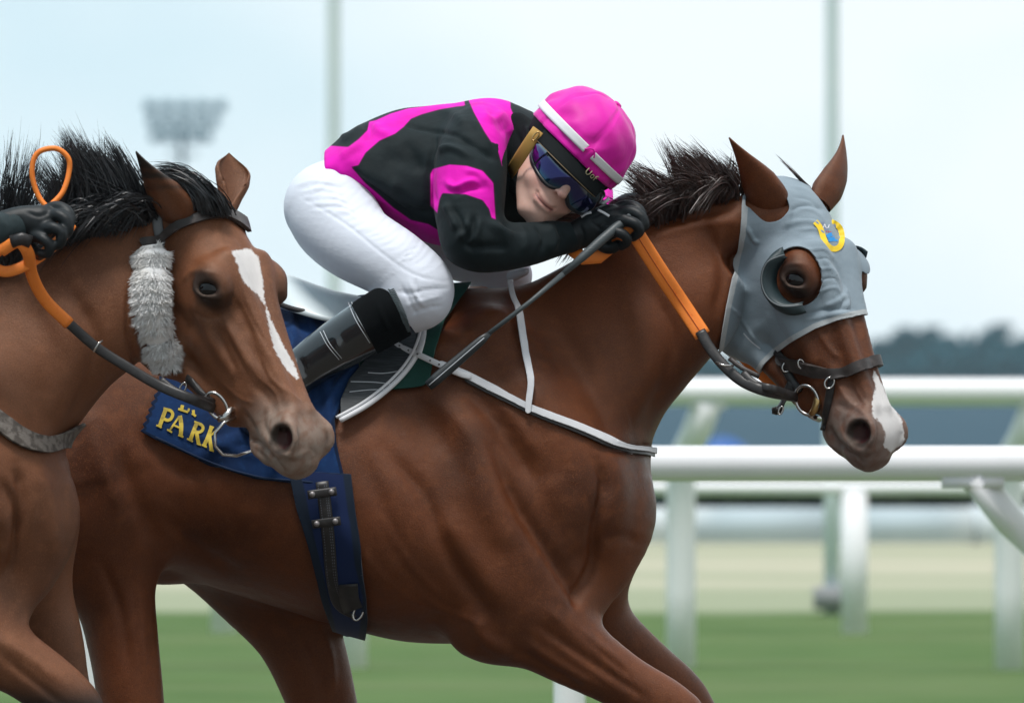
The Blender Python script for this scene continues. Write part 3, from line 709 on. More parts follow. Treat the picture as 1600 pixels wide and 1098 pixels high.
# far tree line: each tree trunk + crown
tm = M('far foliage', (.020, .105, .130), rough=.9, spec=.1); tm.mix(tm.rng(tm.noise(.8, 2), .4, .6), (.012, .070, .090)); tk = M('far bark', (.07, .06, .055), rough=.9)  # leaf colour carries the blue of distance haze
def far_tree(px, topy, D, wpx, seed, conif, lab):
    g = np.random.default_rng(seed); y = D-CAM_D; s = D/FPX; x = (px-800)*s; h = CAM_Z+(HY-topy)*s; r = wpx*s/2
    root = empty('conifer_tree' if conif else 'broadleaf_tree', (x, y, 0), lab, 'tree', 'trees along the horizon')
    V, F = tube([(x, y, 0), (x+.05*r, y, h*.5), (x, y, h*.93)], [h*.03, h*.02, h*.006], 8); mesh_obj('trunk', V, F, tk.m, root)
    n = 2600; t = g.uniform(0, 1, n)**(.9 if conif else .8)
    if conif: rad = r*(1-t)**.75*(0.75+.25*np.sin(t*38+seed))+.05
    else:
        k = 9; cc = g.normal(size=(k, 3))*[.42, .42, .2]+[0, 0, .62]; ci = g.integers(0, k, n)
    th = g.uniform(0, 2*math.pi, n); q = np.sqrt(g.uniform(.1, 1, n))
    if conif: c = np.stack([x+rad*q*np.cos(th), y+rad*q*np.sin(th), h*(.12+.88*t)], 1)
    else:
        dlt = g.normal(size=(n, 3)); dlt /= np.linalg.norm(dlt, axis=1)[:, None]; dlt *= (g.uniform(.3, 1, n)**.5)[:, None]
        c = cc[ci]; c = np.stack([x+r*(c[:, 0]+dlt[:, 0]*.5), y+r*(c[:, 1]+dlt[:, 1]*.5), np.clip(h*c[:, 2]+dlt[:, 2]*.22*h, .08*h, h)], 1)
    a = g.normal(size=(n, 3)); a /= np.linalg.norm(a, axis=1)[:, None]; b = np.cross(a, g.normal(size=(n, 3))); b /= np.linalg.norm(b, axis=1)[:, None]
    sz = .055*h; V = np.empty((n*4, 3)); V[0::4] = c-a*sz; V[1::4] = c+b*sz*.6; V[2::4] = c+a*sz; V[3::4] = c-b*sz*.6
    mesh_obj('crown', V, np.arange(n*4).reshape(n, 4), tm.m, root, smooth=False)
g = random.Random(5)
far = [(1010, 548), (1050, 556), (1092, 549), (1135, 560), (1180, 552), (1225, 545), (1275, 556), (1320, 548), (1362, 540), (1398, 528), (1440, 522), (1478, 534), (1512, 528), (1548, 518), (1584, 534), (1625, 526), (1670, 530)]
for i, (px, ty) in enumerate(far+[(x, 545+g.uniform(-14, 12)) for x in range(-260, 1000, 46)]+[(x, 540+g.uniform(-14, 12)) for x in range(1715, 2000, 46)]+[(x, 535+g.uniform(-14, 12)) for x in list(range(-2300, -260, 85))+list(range(2030, 4300, 85))]):
    vis = px > 980 and px < 1660
    far_tree(px, ty-9, 1500+g.uniform(-30, 60), 62+g.uniform(-8, 14), i, i % 3 == 0, ('dark tree on the hazy horizon line, %s' % ('behind the near horse jaw' if px < 1200 else 'hidden by the hooded head' if px < 1380 else 'right of the hooded horse nose')) if vis else 'far horizon tree hidden behind the horses')
# undergrowth belt in front of the trunks, and dark field edge
ub = M('far undergrowth', (.018, .085, .11), rough=.9, spec=.1)  # haze blue painted into the scrub colour too
tag(leafy('undergrowth', -420, 420, 1440, 3, 30, 90000, 1.1, ub.m, 9, top=lambda x: 3.2+1.2*np.sin(x*.11)+.8*np.sin(x*.31+1)), 'belt of scrub under the distant trees', 'undergrowth', kind='stuff')
# masts
mm_ = M('painted mast', (.80, .88, .92), rough=.5); mm_.mix(mm_.rng(mm_.noise(2, 2), .4, .7), (.74, .83, .88))
def mast(px, D, r0, r1, lab, top=9):
    y = D-CAM_D; x = P(px, 0, y)[0]; root = empty('flag_mast', (x, y, 0), lab, 'mast', 'tall pale masts behind the track')
    pts = [(x+.0*t, y, t*top) for t in np.linspace(0, 1, 12)]; V, F = tube(pts, np.linspace(r0, r1, 12), 16); mesh_obj('pole', V, F, mm_.m, root)
    V, F = box((x, y, .09), (.20, .20, .12)); bm_ = mesh_obj('plinth', V, F, MAT['concrete'], root)
    V, F = tube([(x, y, top), (x, y, top+.12)], [r1*1.6, r1*.3], 12); mesh_obj('cap', V, F, mm_.m, root)
cm = M('concrete', (.30, .31, .32), rough=.9); cm.bump(cm.noise(20), .4, .01); MAT['concrete'] = cm.m
mast(1300, 56.5, .046, .030, 'tall pale grey mast rising behind the hooded horse head'); mast(521, 56.5, .046, .034, 'tall pale grey mast rising behind the jockey lower back')
def flood():
    D = 250.; y = D-CAM_D; s = D/FPX; f = lambda a, b: np.array([(a-800)*s, y, CAM_Z+(HY-b)*s])
    c = f(283, 185); root = empty('floodlight_mast', (c[0], y, 0), 'distant floodlight mast with a wide bank of lamps above the left horse', 'floodlight')
    gm = M('galvanised steel', (.20, .27, .30), rough=.5, metal=.3); lm = M('lamp housing', (.22, .34, .39), rough=.4)
    V, F = tube([(c[0]+.1, y, 0), (c[0]+.05, y, c[2]*.6), (c[0], y, c[2])], [.10, .08, .06], 12); mesh_obj('pole', V, F, gm.m, root)
    parts = []
    for r in range(3):
        z = c[2]-.42+r*.36; wdt = .62+.12*r; parts.append(tube([(c[0]-wdt, y, z), (c[0]+wdt+.1*r, y, z)], .04, 8))
        for k in range(5):
            x = c[0]-wdt+k*(2*wdt)/4+(.05*r)
            V, F = box((x, y-.12, z), (.27, .22, .27), rot=np.array(Matrix.Rotation(R(20), 3, 'X'))); l = mesh_obj('lamp', V, F, lm.m, root); b = l.modifiers.new('b', 'BEVEL'); b.width = .03
    V, F = join(parts); mesh_obj('crossbar', V, F, gm.m, root)
    V, F = box((c[0]+.03, y, f(0, 240)[2]), (.7, .25, .08)); mesh_obj('service_platform', V, F, gm.m, root)
flood()
def blue_bundle():
    D = 150.; y = D-CAM_D; x = P(1130, 0, y)[0]; V, F = [], []
    n, m2 = 14, 24
    for i in range(n+1):
        for j in range(m2):
            a = 2*math.pi*j/m2; t = i/n; r = math.sin(math.pi*min(t*.5+.0, .5))
            k = (1-(1-t)**2)**.5 if t < 1 else 1
            rr = math.cos(t*math.pi/2)**.5 if t < 1 else .0
            V.append((x+.42*rr*math.cos(a)*(1+.06*math.sin(5*a)), y+.3*rr*math.sin(a), .34*t*(1+.12*math.sin(3*a))))
    for i in range(n):
        for j in range(m2): F.append((i*m2+j, i*m2+(j+1) % m2, (i+1)*m2+(j+1) % m2, (i+1)*m2+j))
    bm = M('blue tarpaulin', (.03, .13, .42), rough=.5); tag(mesh_obj('tarpaulin_bundle', V, F, bm.m), 'small blurred blue bundle on the dark ground beyond the rails', 'tarpaulin')
blue_bundle()
# ================================================================ tack
def sub_surface(S, x0, x1, y0, y1):
    V, F, N = S; px, py = to_px(V); m = (px > x0) & (px < x1) & (py > y0) & (py < y1); k = m[F].all(1)
    us, inv = np.unique(F[k], return_inverse=True); return V[us], inv.reshape(-1, F.shape[1]), N[us]
def patch(name, S, fld, off, th, mat, parent, bbox, extra=None, reliefs=None, ref=0, noise=0):
    V, F, N = sub_surface(S, *bbox); V = V.copy()
    if ref:   # refine once so that narrow shapes cut cleanly
        T = tri(F); e = {}; base = len(V); nv = []; nn = []; nt_ = []
        E = np.sort(np.concatenate([T[:, [0, 1]], T[:, [1, 2]], T[:, [2, 0]]]), 1); uq, inv = np.unique(E, axis=0, return_inverse=True); inv = inv.ravel()
        V = np.vstack([V, (V[uq[:, 0]]+V[uq[:, 1]])/2]); q = N[uq[:, 0]]+N[uq[:, 1]]; N = np.vstack([N, q/np.maximum(np.linalg.norm(q, axis=1), 1e-9)[:, None]])
        n = len(T); a, b, c = base+inv[:n], base+inv[n:2*n], base+inv[2*n:]
        F = np.concatenate([np.stack([T[:, 0], a, c], 1), np.stack([a, T[:, 1], b], 1), np.stack([c, b, T[:, 2]], 1), np.stack([a, b, c], 1)])
    px, py = to_px(V); f = fld(px, py, V, N); v, t, us = clip(V+N*off, F, f)
    if reliefs: v = strokes(v, t, reliefs)
    at = {}
    if extra:
        x2, y2 = to_px(v)
        for k, fn in extra.items(): at[k] = fn(x2, y2)
    o = mesh_obj(name, v, t, mat, parent, attrs=at); solid(o, th, 1)
    nn = normals(v, t); return o, (v, t, nn)
def line_f(pts, hw, gate=None):
    q = cat(pts, 8) if len(pts) > 2 else np.asarray(pts, float)
    def f(px, py, V, N):
        d = hw-seg_dist(px, py, q)
        return d if gate is None else np.where(gate(V, N), d, -20)
    return f
class Depth:
    def __init__(s, S, sub=None):
        V, F, N = sub_surface(S, *sub) if sub else S
        m = N[:, 1] < -.1; s.V = V[m]; s.N = N[m]; s.px, s.py = to_px(s.V)
    def __call__(s, x, y):
        d = (s.px-x)**2+(s.py-y)**2; i = np.argpartition(d, 6)[:6]; w_ = 1/(d[i]+2); w_ /= w_.sum()
        return float(s.V[i, 1]@w_), unit((s.N[i]*w_[:, None]).sum(0))
    def pt(s, x, y, off=0): d, n = s(x, y); return P(x, y, d-off), n
def strip(D, pts, hw, off, smooth=5, taper=False):
    q = cat(pts, smooth) if (len(pts) > 2 and smooth) else np.array([np.asarray(pts[0])+(np.asarray(pts[-1])-np.asarray(pts[0]))*t for t in np.linspace(0, 1, 5)]) if len(pts) == 2 else np.asarray(pts, float)
    T = np.gradient(q, axis=0); T /= np.maximum(np.linalg.norm(T, axis=1), 1e-9)[:, None]; Nn = np.stack([-T[:, 1], T[:, 0]], 1)
    V = []; F = []
    for i in range(len(q)):
        h = hw*(math.sin(math.pi*min(1, i/(len(q)-1)))**.5 if taper else 1)
        for sg in (-1, 1):
            a = q[i]+Nn[i]*h*sg; V.append(D.pt(a[0], a[1], off)[0])
    for i in range(len(q)-1): F.append((2*i, 2*i+1, 2*i+3, 2*i+2))
    return V, F
def strap3(D, pts, hw, th, off=.004, ys=None, n=6):
    """leather strap of real thickness laid along the surface or through the air"""
    q = cat(pts, n); V = []; U = []
    for i, p in enumerate(q):
        if D is not None and (len(p) == 2): a, nn = D.pt(p[0], p[1], off)
        else: a = P(p[0], p[1], p[2]); nn = np.array([0, -1, .15])
        V.append(a); U.append(unit(nn*[.6, 1, .6]))
    return tube(V, hw, 12, up=np.array(U), flat=th/hw)
def leather(name, col=(.022, .020, .020), rough=.42): 
    m = M(name, col, rough=rough, spec=.5); m.mix(m.rng(m.noise(60, 3), .5, .8), tuple(min(1, c*2.2) for c in col)); m.bump(m.noise(500, 2), .25, .0006); return m.m
def fabric(name, col, rough=.8, weave=900, var=.25, sheen=.2, spec=.25):
    m = M(name, col, rough=rough, spec=spec, sheen=sheen); m.mix(m.math('MULTIPLY', m.rng(m.noise(14, 4), .4, .7), var), tuple(c*.55 for c in col)); m.mix(m.math('MULTIPLY', m.rng(m.noise(120, 3), .5, .8), var), tuple(min(1, c*1.35+.01) for c in col))
    m.bump(m.noise(weave, 2), .35, .0008); m.bump(m.noise(35, 3), .25, .003); return m
MAT['black_leather'] = leather('black leather'); MAT['brown_leather'] = leather('dark brown leather', (.035, .028, .026), .5)
MAT['steel'] = M('bit steel', (.62, .60, .58), rough=.22, metal=1).m; MAT['dull'] = M('dull stud', (.30, .28, .28), rough=.45, metal=.7).m; MAT['brass'] = M('brass', (.55, .36, .15), rough=.3, metal=1).m
MAT['orange'] = M('orange rubber rein', (.90, .20, .03), rough=.45, spec=.35).m
orr = M('orange rubber', (.95, .26, .040), rough=.5, spec=.35); orr.mix(orr.rng(orr.noise(90, 3), .55, .8), (.86, .19, .025)); orr.bump(orr.noise(300, 2), .4, .001); MAT['orange'] = orr.m
MAT['webbing'] = fabric('white webbing', (.78, .79, .82), .6, 1200, .12, 0).m
MAT['thread'] = M('pale thread', (.55, .58, .62), rough=.8).m
_v = SM[0]
for _ in range(10): _v = relax(_v, SM[1], .6)
SMs = (_v, SM[1], normals(_v, SM[1]))
DM = Depth(SM, (150, 1450, 250, 1098)); DL = Depth(SL, (-60, 560, 250, 1098))
WIN = dict
# ---- saddle cloth
zz = []
for i in range(15):
    t = i/14; zz.append((248-30*t+(4 if i % 2 else -1), 598+76*t))
cloth_poly = [(252, 440)]+zz+[(243, 687), (330, 727), (400, 748), (450, 754), (534, 762), (537, 742), (524, 690), (522, 660), (540, 622), (575, 585), (640, 552), (668, 540), (700, 500), (735, 447), (740, 400), (500, 400)]
blue = fabric('royal blue cotton', (.010, .050, .170), .85, 700, .3, .15)
cp = np.array(cloth_poly, float)
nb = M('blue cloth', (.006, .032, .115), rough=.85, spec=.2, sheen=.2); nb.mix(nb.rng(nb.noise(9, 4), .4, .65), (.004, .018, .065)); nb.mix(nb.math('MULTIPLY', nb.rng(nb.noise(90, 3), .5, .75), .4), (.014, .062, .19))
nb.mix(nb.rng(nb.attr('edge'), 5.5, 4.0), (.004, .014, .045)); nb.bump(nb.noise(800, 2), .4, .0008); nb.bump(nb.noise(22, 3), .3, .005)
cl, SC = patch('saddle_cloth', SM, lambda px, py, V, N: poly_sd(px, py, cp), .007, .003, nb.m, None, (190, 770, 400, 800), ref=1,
    extra={'edge': lambda x, y: poly_sd(x, y, cp)}, reliefs=[([(500, 560), (515, 640), (520, 700)], 8, .006), ([(470, 600), (490, 690), (480, 750)], 9, .005), ([(440, 500), (470, 540), (480, 600)], 8, .006), ([(250, 660), (330, 690), (420, 720)], 8, .003), ([(560, 570), (530, 600), (508, 650)], 6, .007), ([(455, 480), (460, 530), (450, 580)], 5, .005), ([(480, 485), (500, 530)], 5, .004)])
tag(cl, 'dark blue saddle cloth lettered PARK in yellow under the white seated saddle', 'saddle cloth')
DC = Depth(SC)
ym = M('yellow lettering', (.62, .46, .055), rough=.7); ym.mix(ym.rng(ym.noise(60, 3), .5, .7), (.36, .27, .05)); MAT['yellow'] = ym.m
def letters():
    ox, oy = 0, 0; parts = []; z = lambda a, b: (180+a/3.922, 480+b/3.922)
    def st(pts, wd, smooth=6): parts.append(strip(DC, [z(*p) for p in pts], wd, .0045, smooth))
    # P
    st([(310, 622), (292, 672), (272, 728)], 3.0); st([(252, 722), (268, 728), (284, 737)], 1.5); st([(296, 618), (312, 622), (330, 628)], 1.4)
    st([(312, 626), (340, 634), (352, 656), (340, 684), (318, 692), (296, 682)], 2.4)
    # A
    st([(392, 668), (362, 712), (332, 756)], 1.5); st([(396, 664), (404, 720), (402, 784)], 3.2); st([(358, 722), (380, 732), (404, 742)], 1.4)
    st([(318, 748), (334, 757), (348, 766)], 1.4); st([(386, 782), (402, 788), (418, 794)], 1.4)
    # R
    st([(500, 708), (480, 758), (460, 812)], 3.0); st([(440, 804), (458, 813), (476, 822)], 1.4); st([(484, 700), (500, 706), (512, 710)], 1.4)
    st([(502, 710), (524, 718), (538, 736), (530, 758), (508, 766), (486, 758)], 2.3); st([(500, 768), (504, 800), (512, 836)], 2.8); st([(500, 834), (514, 839), (526, 843)], 1.4)
    # K
    st([(590, 734), (570, 790), (546, 846)], 3.0); st([(532, 842), (548, 850), (562, 856)], 1.4); st([(578, 728), (592, 733), (604, 738)], 1.4)
    st([(628, 748), (600, 772), (572, 796)], 1.5); st([(578, 792), (584, 832), (590, 872)], 2.8); st([(578, 872), (592, 876), (604, 880)], 1.4)
    # feet of the line above
    st([(386, 622), (414, 632), (446, 642)], 1.8); st([(412, 600), (406, 628)], 2.6); st([(446, 640), (452, 620)], 1.6)
    st([(470, 650), (482, 658), (494, 668)], 1.8); st([(478, 630), (480, 654)], 2.2)
    V, F = join(parts); o = mesh_obj('lettering', V, F, MAT['yellow'], cl, smooth=False); solid(o, .0012, 1)
    # fray and piping on the lower edge
    V, F = strip(DC, [(243, 683), (330, 723), (400, 744), (450, 750), (530, 757)], 2.0, .0045); o = mesh_obj('hem', V, F, MAT['dark_blue'], cl); solid(o, .002, 1)
MAT['dark_blue'] = fabric('dark blue tape', (.005, .018, .055)).m
letters()
# ---- girth
gp = [(452, 735), (548, 742), (556, 800), (566, 870), (574, 930), (576, 965), (570, 1015), (560, 1010), (528, 990), (505, 930), (486, 860), (466, 800)]
gm_ = M('girth blue', (.004, .018, .085), rough=.85, sheen=.1); gm_.mix(gm_.rng(gm_.attr('band'), -2, 2), (.006, .016, .036)); gm_.bump(gm_.noise(700, 2), .4, .0008)
girth_band = [(470, 735), (536, 742), (544, 800), (556, 880), (568, 930), (560, 1010), (528, 990), (515, 930), (500, 870), (484, 800)]
gi, SG = patch('girth', SM, lambda px, py, V, N: poly_sd(px, py, gp, 0), .008, .006, gm_.m, None, (430, 650, 720, 1040), extra={'band': lambda x, y: -poly_sd(x, y, girth_band)}, ref=1)
tag(gi, 'dark blue elastic girth with black billet strap round the chestnut horse belly', 'girth')
DG = Depth(SG)
o = mesh_obj('billet_strap', *strap3(DG, [(503, 752), (509, 800), (514, 850), (519, 905), (530, 945), (556, 962)], .0125, .003, .009), MAT['black_leather'], gi)
parts = []
for sg in (-6.5, -9.5+13, 6.5):
    q = cat([(503+sg, 754), (509+sg, 800), (514+sg, 850), (519+sg, 905), (530+sg, 943)], 24)
    for i in range(0, len(q)-2, 2): parts.append(strip(DG, [q[i], q[i+1]], .55, .0135, 0))
mesh_obj('stitching', *join(parts), M('dim thread', (.16, .17, .20), rough=.9).m, o)
for (a, b) in (((488, 772), (518, 768)), ((495, 818), (524, 814))):
    kb = mesh_obj('keeper', *strap3(DG, [(a[0]-7, a[1]+1), ((a[0]+b[0])/2, (a[1]+b[1])/2), (b[0]+8, b[1]-1)], .0085, .0025, .016), MAT['black_leather'], gi)
    for p in (a, b):
        c, n_ = DG.pt(p[0], p[1], .020); V, F = [], []
        for i in range(6):
            for j in range(14):
                r = .0058*math.cos(i/5*math.pi/2); V.append(c+np.array([r*math.cos(j*2*math.pi/14), -.0045*math.sin(i/5*math.pi/2), r*math.sin(j*2*math.pi/14)]))
        for i in range(5):
            for j in range(14): F.append((i*14+j, i*14+(j+1) % 14, (i+1)*14+(j+1) % 14, (i+1)*14+j))
        mesh_obj('stud', V, F, MAT['dull'], kb)
V, F = strip(DG, [(544, 912), (546, 935), (552, 952)], 15, .011); o = mesh_obj('buckle_guard', V, F, MAT['black_leather'], gi); solid(o, .003, 1)
def ring(c, rx, rz, r, yaw=0, tilt=0, n=28, a0=0, a1=360, m=10, ux=None, uz=None):
    ux = np.array([math.cos(yaw), math.sin(yaw), 0]) if ux is None else unit(ux); uz = np.array([math.sin(tilt), 0, math.cos(tilt)]) if uz is None else unit(uz)
    full = abs(a1-a0) >= 360; aa = np.radians(np.linspace(a0, a1, n, endpoint=not full))
    return tube([np.asarray(c)+ux*rx*math.cos(a)+uz*rz*math.sin(a) for a in aa], r, m, closed=full)
c, _ = DG.pt(560, 956, .014); mesh_obj('buckle', *ring(c, .009, .016, .0022, tilt=.3), MAT['steel'], gi)
# ---- saddle
sad = empty('saddle', P(560, 470, 0), 'light racing saddle with pale seat, grey flap with white piping and green pad', 'saddle')
gpoly = [(742, 430), (738, 448), (714, 480), (694, 512), (682, 548), (673, 602), (660, 607), (600, 614), (560, 640), (560, 560), (600, 430)]
grn = M('green pad', (.010, .062, .048), rough=.85); grn.mix(grn.rng(grn.attr('edge'), 2.6, 1.6), (.10, .12, .09)); grn.bump(grn.noise(700, 2), .3, .001)
patch('pad', SM, lambda px, py, V, N: poly_sd(px, py, gpoly), .010, .003, grn.m, sad, (540, 760, 420, 660), extra={'edge': lambda x, y: poly_sd(x, y, gpoly)}, ref=1)
fpoly = [(640, 470), (660, 500), (662, 520), (655, 550), (636, 578), (610, 606), (574, 636), (532, 659), (531, 632), (545, 600), (575, 565), (605, 545), (600, 470)]
flm = M('grey flap', (.030, .036, .042), rough=.45, spec=.5); flm.mix(flm.rng(flm.noise(1, 3, flm.coord((30, 30, 400), (0, R(12), 0))), .45, .7), (.062, .070, .080)); flm.bump(flm.noise(500, 2), .3, .0006)
fl, SF = patch('flap', SM, lambda px, py, V, N: np.where(N[:, 1] < .1, poly_sd(px, py, fpoly), -20), .017, .003, flm.m, sad, (520, 690, 450, 680), ref=1)
DF = Depth(SF)
q = cat([(664, 510), (660, 532), (650, 556), (632, 582), (606, 608), (572, 634), (531, 657)], 8); pw = []
for x, y in q: pw.append(DF.pt(x, y, .007)[0])
mesh_obj('piping', *tube(pw, .0052, 10), MAT['webbing'], fl)
mesh_obj('inner_piping', *tube([p+[-.007, .001, .006] for p in pw], .0030, 8), MAT['webbing'], fl)
parts = []
for pts in ([(575, 582), (600, 583), (632, 578)], [(548, 596), (585, 597), (612, 600)], [(546, 612), (575, 609), (600, 608)]): parts.append(strip(DF, pts, .7, .006))
mesh_obj('stitching', *join(parts), MAT['thread'], fl)
# pale seat: a thin shell that rises to the cantle
def seat():
    V = []; F = []; n, m2 = 24, 20
    topc = cat([(425, 436), (455, 446), (490, 461), (525, 472), (575, 480), (630, 478), (670, 470)], 4); botc = cat([(425, 470), (455, 479), (500, 488), (540, 492), (590, 497), (635, 494), (672, 486)], 4)
    for i in range(len(topc)):
        t = i/(len(topc)-1); wd_ = .165*math.sin(math.pi*min(1, (t*.8+.12)))**.6+.01
        a = P(*topc[i], 0); b = P(*botc[i], 0)
        for j in range(m2):
            th = 2*math.pi*j/m2; c = (a+b)/2; h = (a[2]-b[2])/2
            V.append((c[0], wd_*math.cos(th), c[2]+h*math.sin(th)-.05*abs(math.cos(th))**2.5+.02))
    for i in range(len(topc)-1):
        for j in range(m2): F.append((i*m2+j, i*m2+(j+1) % m2, (i+1)*m2+(j+1) % m2, (i+1)*m2+j))
    F.append(tuple(range(m2-1, -1, -1))); F.append(tuple(range((len(topc)-1)*m2, len(topc)*m2)))
    sm = M('pale seat leather', (.66, .74, .76), rough=.35, spec=.5); st = mesh_obj('seat', V, F, sm.m, sad)
    pts = [P(x, y, -.150) for x, y in cat([(420, 468), (455, 482), (500, 491), (545, 495), (600, 498)], 6)]
    mesh_obj('seat_edge', *tube(pts, .0055, 8), MAT['black_leather'], st)
seat()
# stirrup iron on its leather
si = mesh_obj('stirrup_leather', *tube([P(600, 480, -.20), P(540, 560, -.22), P(470, 620, -.24), P(425, 655, -.26)], .011, 10, up=(0, 1, 0), flat=.25), MAT['black_leather'], sad)
mesh_obj('stirrup_iron', *tube([P(425, 650, -.30), P(400, 690, -.34), P(430, 712, -.30), P(452, 700, -.26), P(425, 650, -.30)], .005, 8), MAT['steel'], si)
# ---- breast girth
bg_ = empty('breast_girth', P(1000, 704, 0), 'white breast girth strap running from the saddle round the chestnut horse chest', 'breast girth')
bp = [(608, 532), (640, 548), (665, 560), (730, 589), (820, 634), (900, 668), (965, 696), (1015, 703), (1060, 704)]
bs, SB = patch('chest_strap', SMs, line_f([(690, 571)]+bp[3:], 4.9), .0085, .003, MAT['webbing'], bg_, (590, 1080, 500, 740), ref=1)
patch('backing', SMs, line_f([(a+1, b+4) for a, b in bp[3:]], 5.8), .005, .003, MAT['black_leather'], bg_, (640, 1080, 500, 740), ref=1)
patch('wither_strap', SMs, line_f([(800, 420), (798, 440), (804, 490), (818, 556), (828, 600), (825, 643)], 4.5, lambda V, N: N[:, 1] < .3), .0120, .003, MAT['webbing'], bg_, (770, 850, 420, 660), ref=1)
mesh_obj('strap_end', *strap3(DM, [(700, 576), (722, 585), (736, 588)], .0060, .002, .016), MAT['webbing'], bg_)
mesh_obj('strap_tail', *strap3(DM, [(607, 531), (632, 544), (660, 557), (690, 571), (712, 581)], .0058, .0018, .026), MAT['webbing'], bg_)
mesh_obj('girth_loop', *strap3(DM, [(668, 498), (664, 516), (660, 536), (655, 552)], .0050, .002, .029), MAT['webbing'], sad)
V, F = strap3(DM, [(962, 690), (980, 700), (988, 706)], .006, .003, .013); mesh_obj('keeper', V, F, MAT['webbing'], bg_)
for x, y in ((624, 540), (638, 547), (652, 553), (672, 563), (686, 569)):
    c, _ = DM.pt(x, y, .029); mesh_obj('eyelet', *ring(c, .0012, .0012, .0007, m=6, n=8), MAT['black_leather'], bs)
# ---- grey hood of the leading horse
hood_poly = [(1168, 250), (1160, 322), (1157, 360), (1148, 410), (1132, 480), (1120, 545), (1124, 556), (1150, 567), (1184, 590), (1196, 570), (1214, 552), (1240, 533), (1275, 514), (1310, 501), (1347, 493), (1420, 488), (1440, 250)]
hp = np.array(hood_poly, float)
near_ear = cat([(1165, 322), (1170, 300), (1190, 285), (1214, 293), (1229, 318), (1230, 332), (1218, 344), (1200, 347), (1186, 340), (1172, 328)], 4, True)
eyeh = cat([(1218, 402), (1240, 390), (1262, 394), (1276, 414), (1281, 445), (1270, 468), (1252, 478), (1232, 480), (1214, 474), (1202, 450), (1202, 424)], 4, True)
OM, UM, VM, WM = fmain
def loc_main(V): q = (V-OM)/.96; return q@UM, q@VM, q@WM
def hood_f(px, py, V, N):
    u, v, w_ = loc_main(V); f = np.where(py < 600, poly_sd(px, py, hp), -20)
    s_ = 760.
    f = np.where(w_ < .01, np.minimum(f, -poly_sd(px, py, near_ear)), f)
    f = np.where(w_ < .0, np.minimum(f, -poly_sd(px, py, eyeh)), f)
    fe = (np.sqrt(((u-.045)/.042)**2+((v+.030)/.034)**2+((w_-.05)/.05)**2)-1)*28; f = np.where(w_ > .01, np.minimum(f, fe), f)
    ee = (np.sqrt(((u-.210)/.055)**2+((v+.040)/.047)**2)-1)*35; f = np.where(w_ > .03, np.minimum(f, ee), f)
    f = np.where(u < -.03, -20, f)
    return f
hd = M('grey hood cloth', (.27, .335, .385), rough=.75, spec=.3, sheen=.15); hd.mix(hd.math('MULTIPLY', hd.rng(hd.noise(12, 4), .4, .65), .5), (.205, .265, .31)); hd.mix(hd.rng(hd.attr('hem'), 9.5, 8.3), (.46, .49, .50)); hd.mix(hd.math('MULTIPLY', hd.rng(hd.noise(400, 2), .5, .7), .25), (.30, .34, .38))
hd.bump(hd.noise(650, 3), .6, .0010); hd.bump(hd.noise(60, 4), .35, .003)
hrel = []
for k in range(11):      # gathers around the brow and the centre seam
    hrel.append(([(1236+k*3, 292+k*17), (1262+k*4, 300+k*15), (1282+k*3.6, 318+k*15)], 2.6, .0016*(-1)**k))
hrel += [([(1232, 330), (1262, 322), (1290, 330)], 4, -.003), ([(1226, 352), (1260, 345), (1284, 352)], 5, .003), ([(1168, 355), (1176, 372), (1186, 380)], 3, .004), ([(1168, 366), (1178, 384)], 3, -.003),
    ([(1284, 400), (1300, 430), (1306, 470)], 4, .003), ([(1292, 395), (1312, 430), (1320, 470)], 3, -.003), ([(1290, 480), (1310, 470), (1322, 460)], 4, .003), ([(1255, 492), (1290, 484), (1330, 484)], 4, -.003), ([(1260, 500), (1300, 492), (1335, 488)], 3, .002),
    ([(1200, 500), (1170, 530), (1150, 550)], 10, .003), ([(1140, 480), (1160, 500), (1190, 545)], 3, .002), ([(1225, 300), (1232, 330), (1228, 360)], 5, .003), ([(1312, 484), (1316, 470), (1312, 452)], 3, -.003), ([(1322, 484), (1324, 468), (1320, 450)], 3, .003)]
ho, SH = patch('hood', SM, hood_f, .005, .0025, hd.m, horse, (1080, 1400, 250, 640), extra={'hem': lambda x, y: np.minimum(seg_dist(x, y, hp[1:16])*1.0, 1e3)}, reliefs=hrel, ref=1)
ho['label'] = 'grey cloth hood with eye cups and a yellow horseshoe badge'
DH = Depth(SH)
parts = [strip(DH, [(1136, 482), (1150, 505), (1170, 530), (1188, 545)], .8, .0045), strip(DH, [(1160, 374), (1166, 386), (1176, 390)], .7, .0045)]
mesh_obj('stitching', *join(parts), MAT['thread'], ho)
# eye cups
cupm = M('dark cup', (.022, .040, .046), rough=.5, spec=.5).m; rimm = M('cup rim', (.15, .17, .18), rough=.6).m
def cup(center, ex, ez, out, a0, a1, parent, r0, r1, k=26):
    V = []; F = []
    prof = [(1.32, .002), (1.22, .010), (1.10, .019), (1.0, .022), (.93, .017), (.90, .006), (.90, -.008)]
    for i in range(k+1):
        a = R(a0+(a1-a0)*i/k); fade = min(1, min(i, k-i)/4+.15)
        for r, h in prof: V.append(center+ex*r0*r*math.cos(a)+ez*r1*r*math.sin(a)+out*h*fade)
    n = len(prof)
    for i in range(k):
        for j in range(n-1): F.append((i*n+j, i*n+j+1, (i+1)*n+j+1, (i+1)*n+j))
    o = mesh_obj('eye_cup', V, F, cupm, parent); solid(o, .002, 0)
    rp = [center+ex*r0*1.0*math.cos(R(a0+(a1-a0)*i/k))+ez*r1*math.sin(R(a0+(a1-a0)*i/k))+out*.023*min(1, min(i, k-i)/4+.15) for i in range(k+1)]
    mesh_obj('cup_rim', *tube(rp, .0016, 6), rimm, o)
dcy = DM(1240, 440)[0]
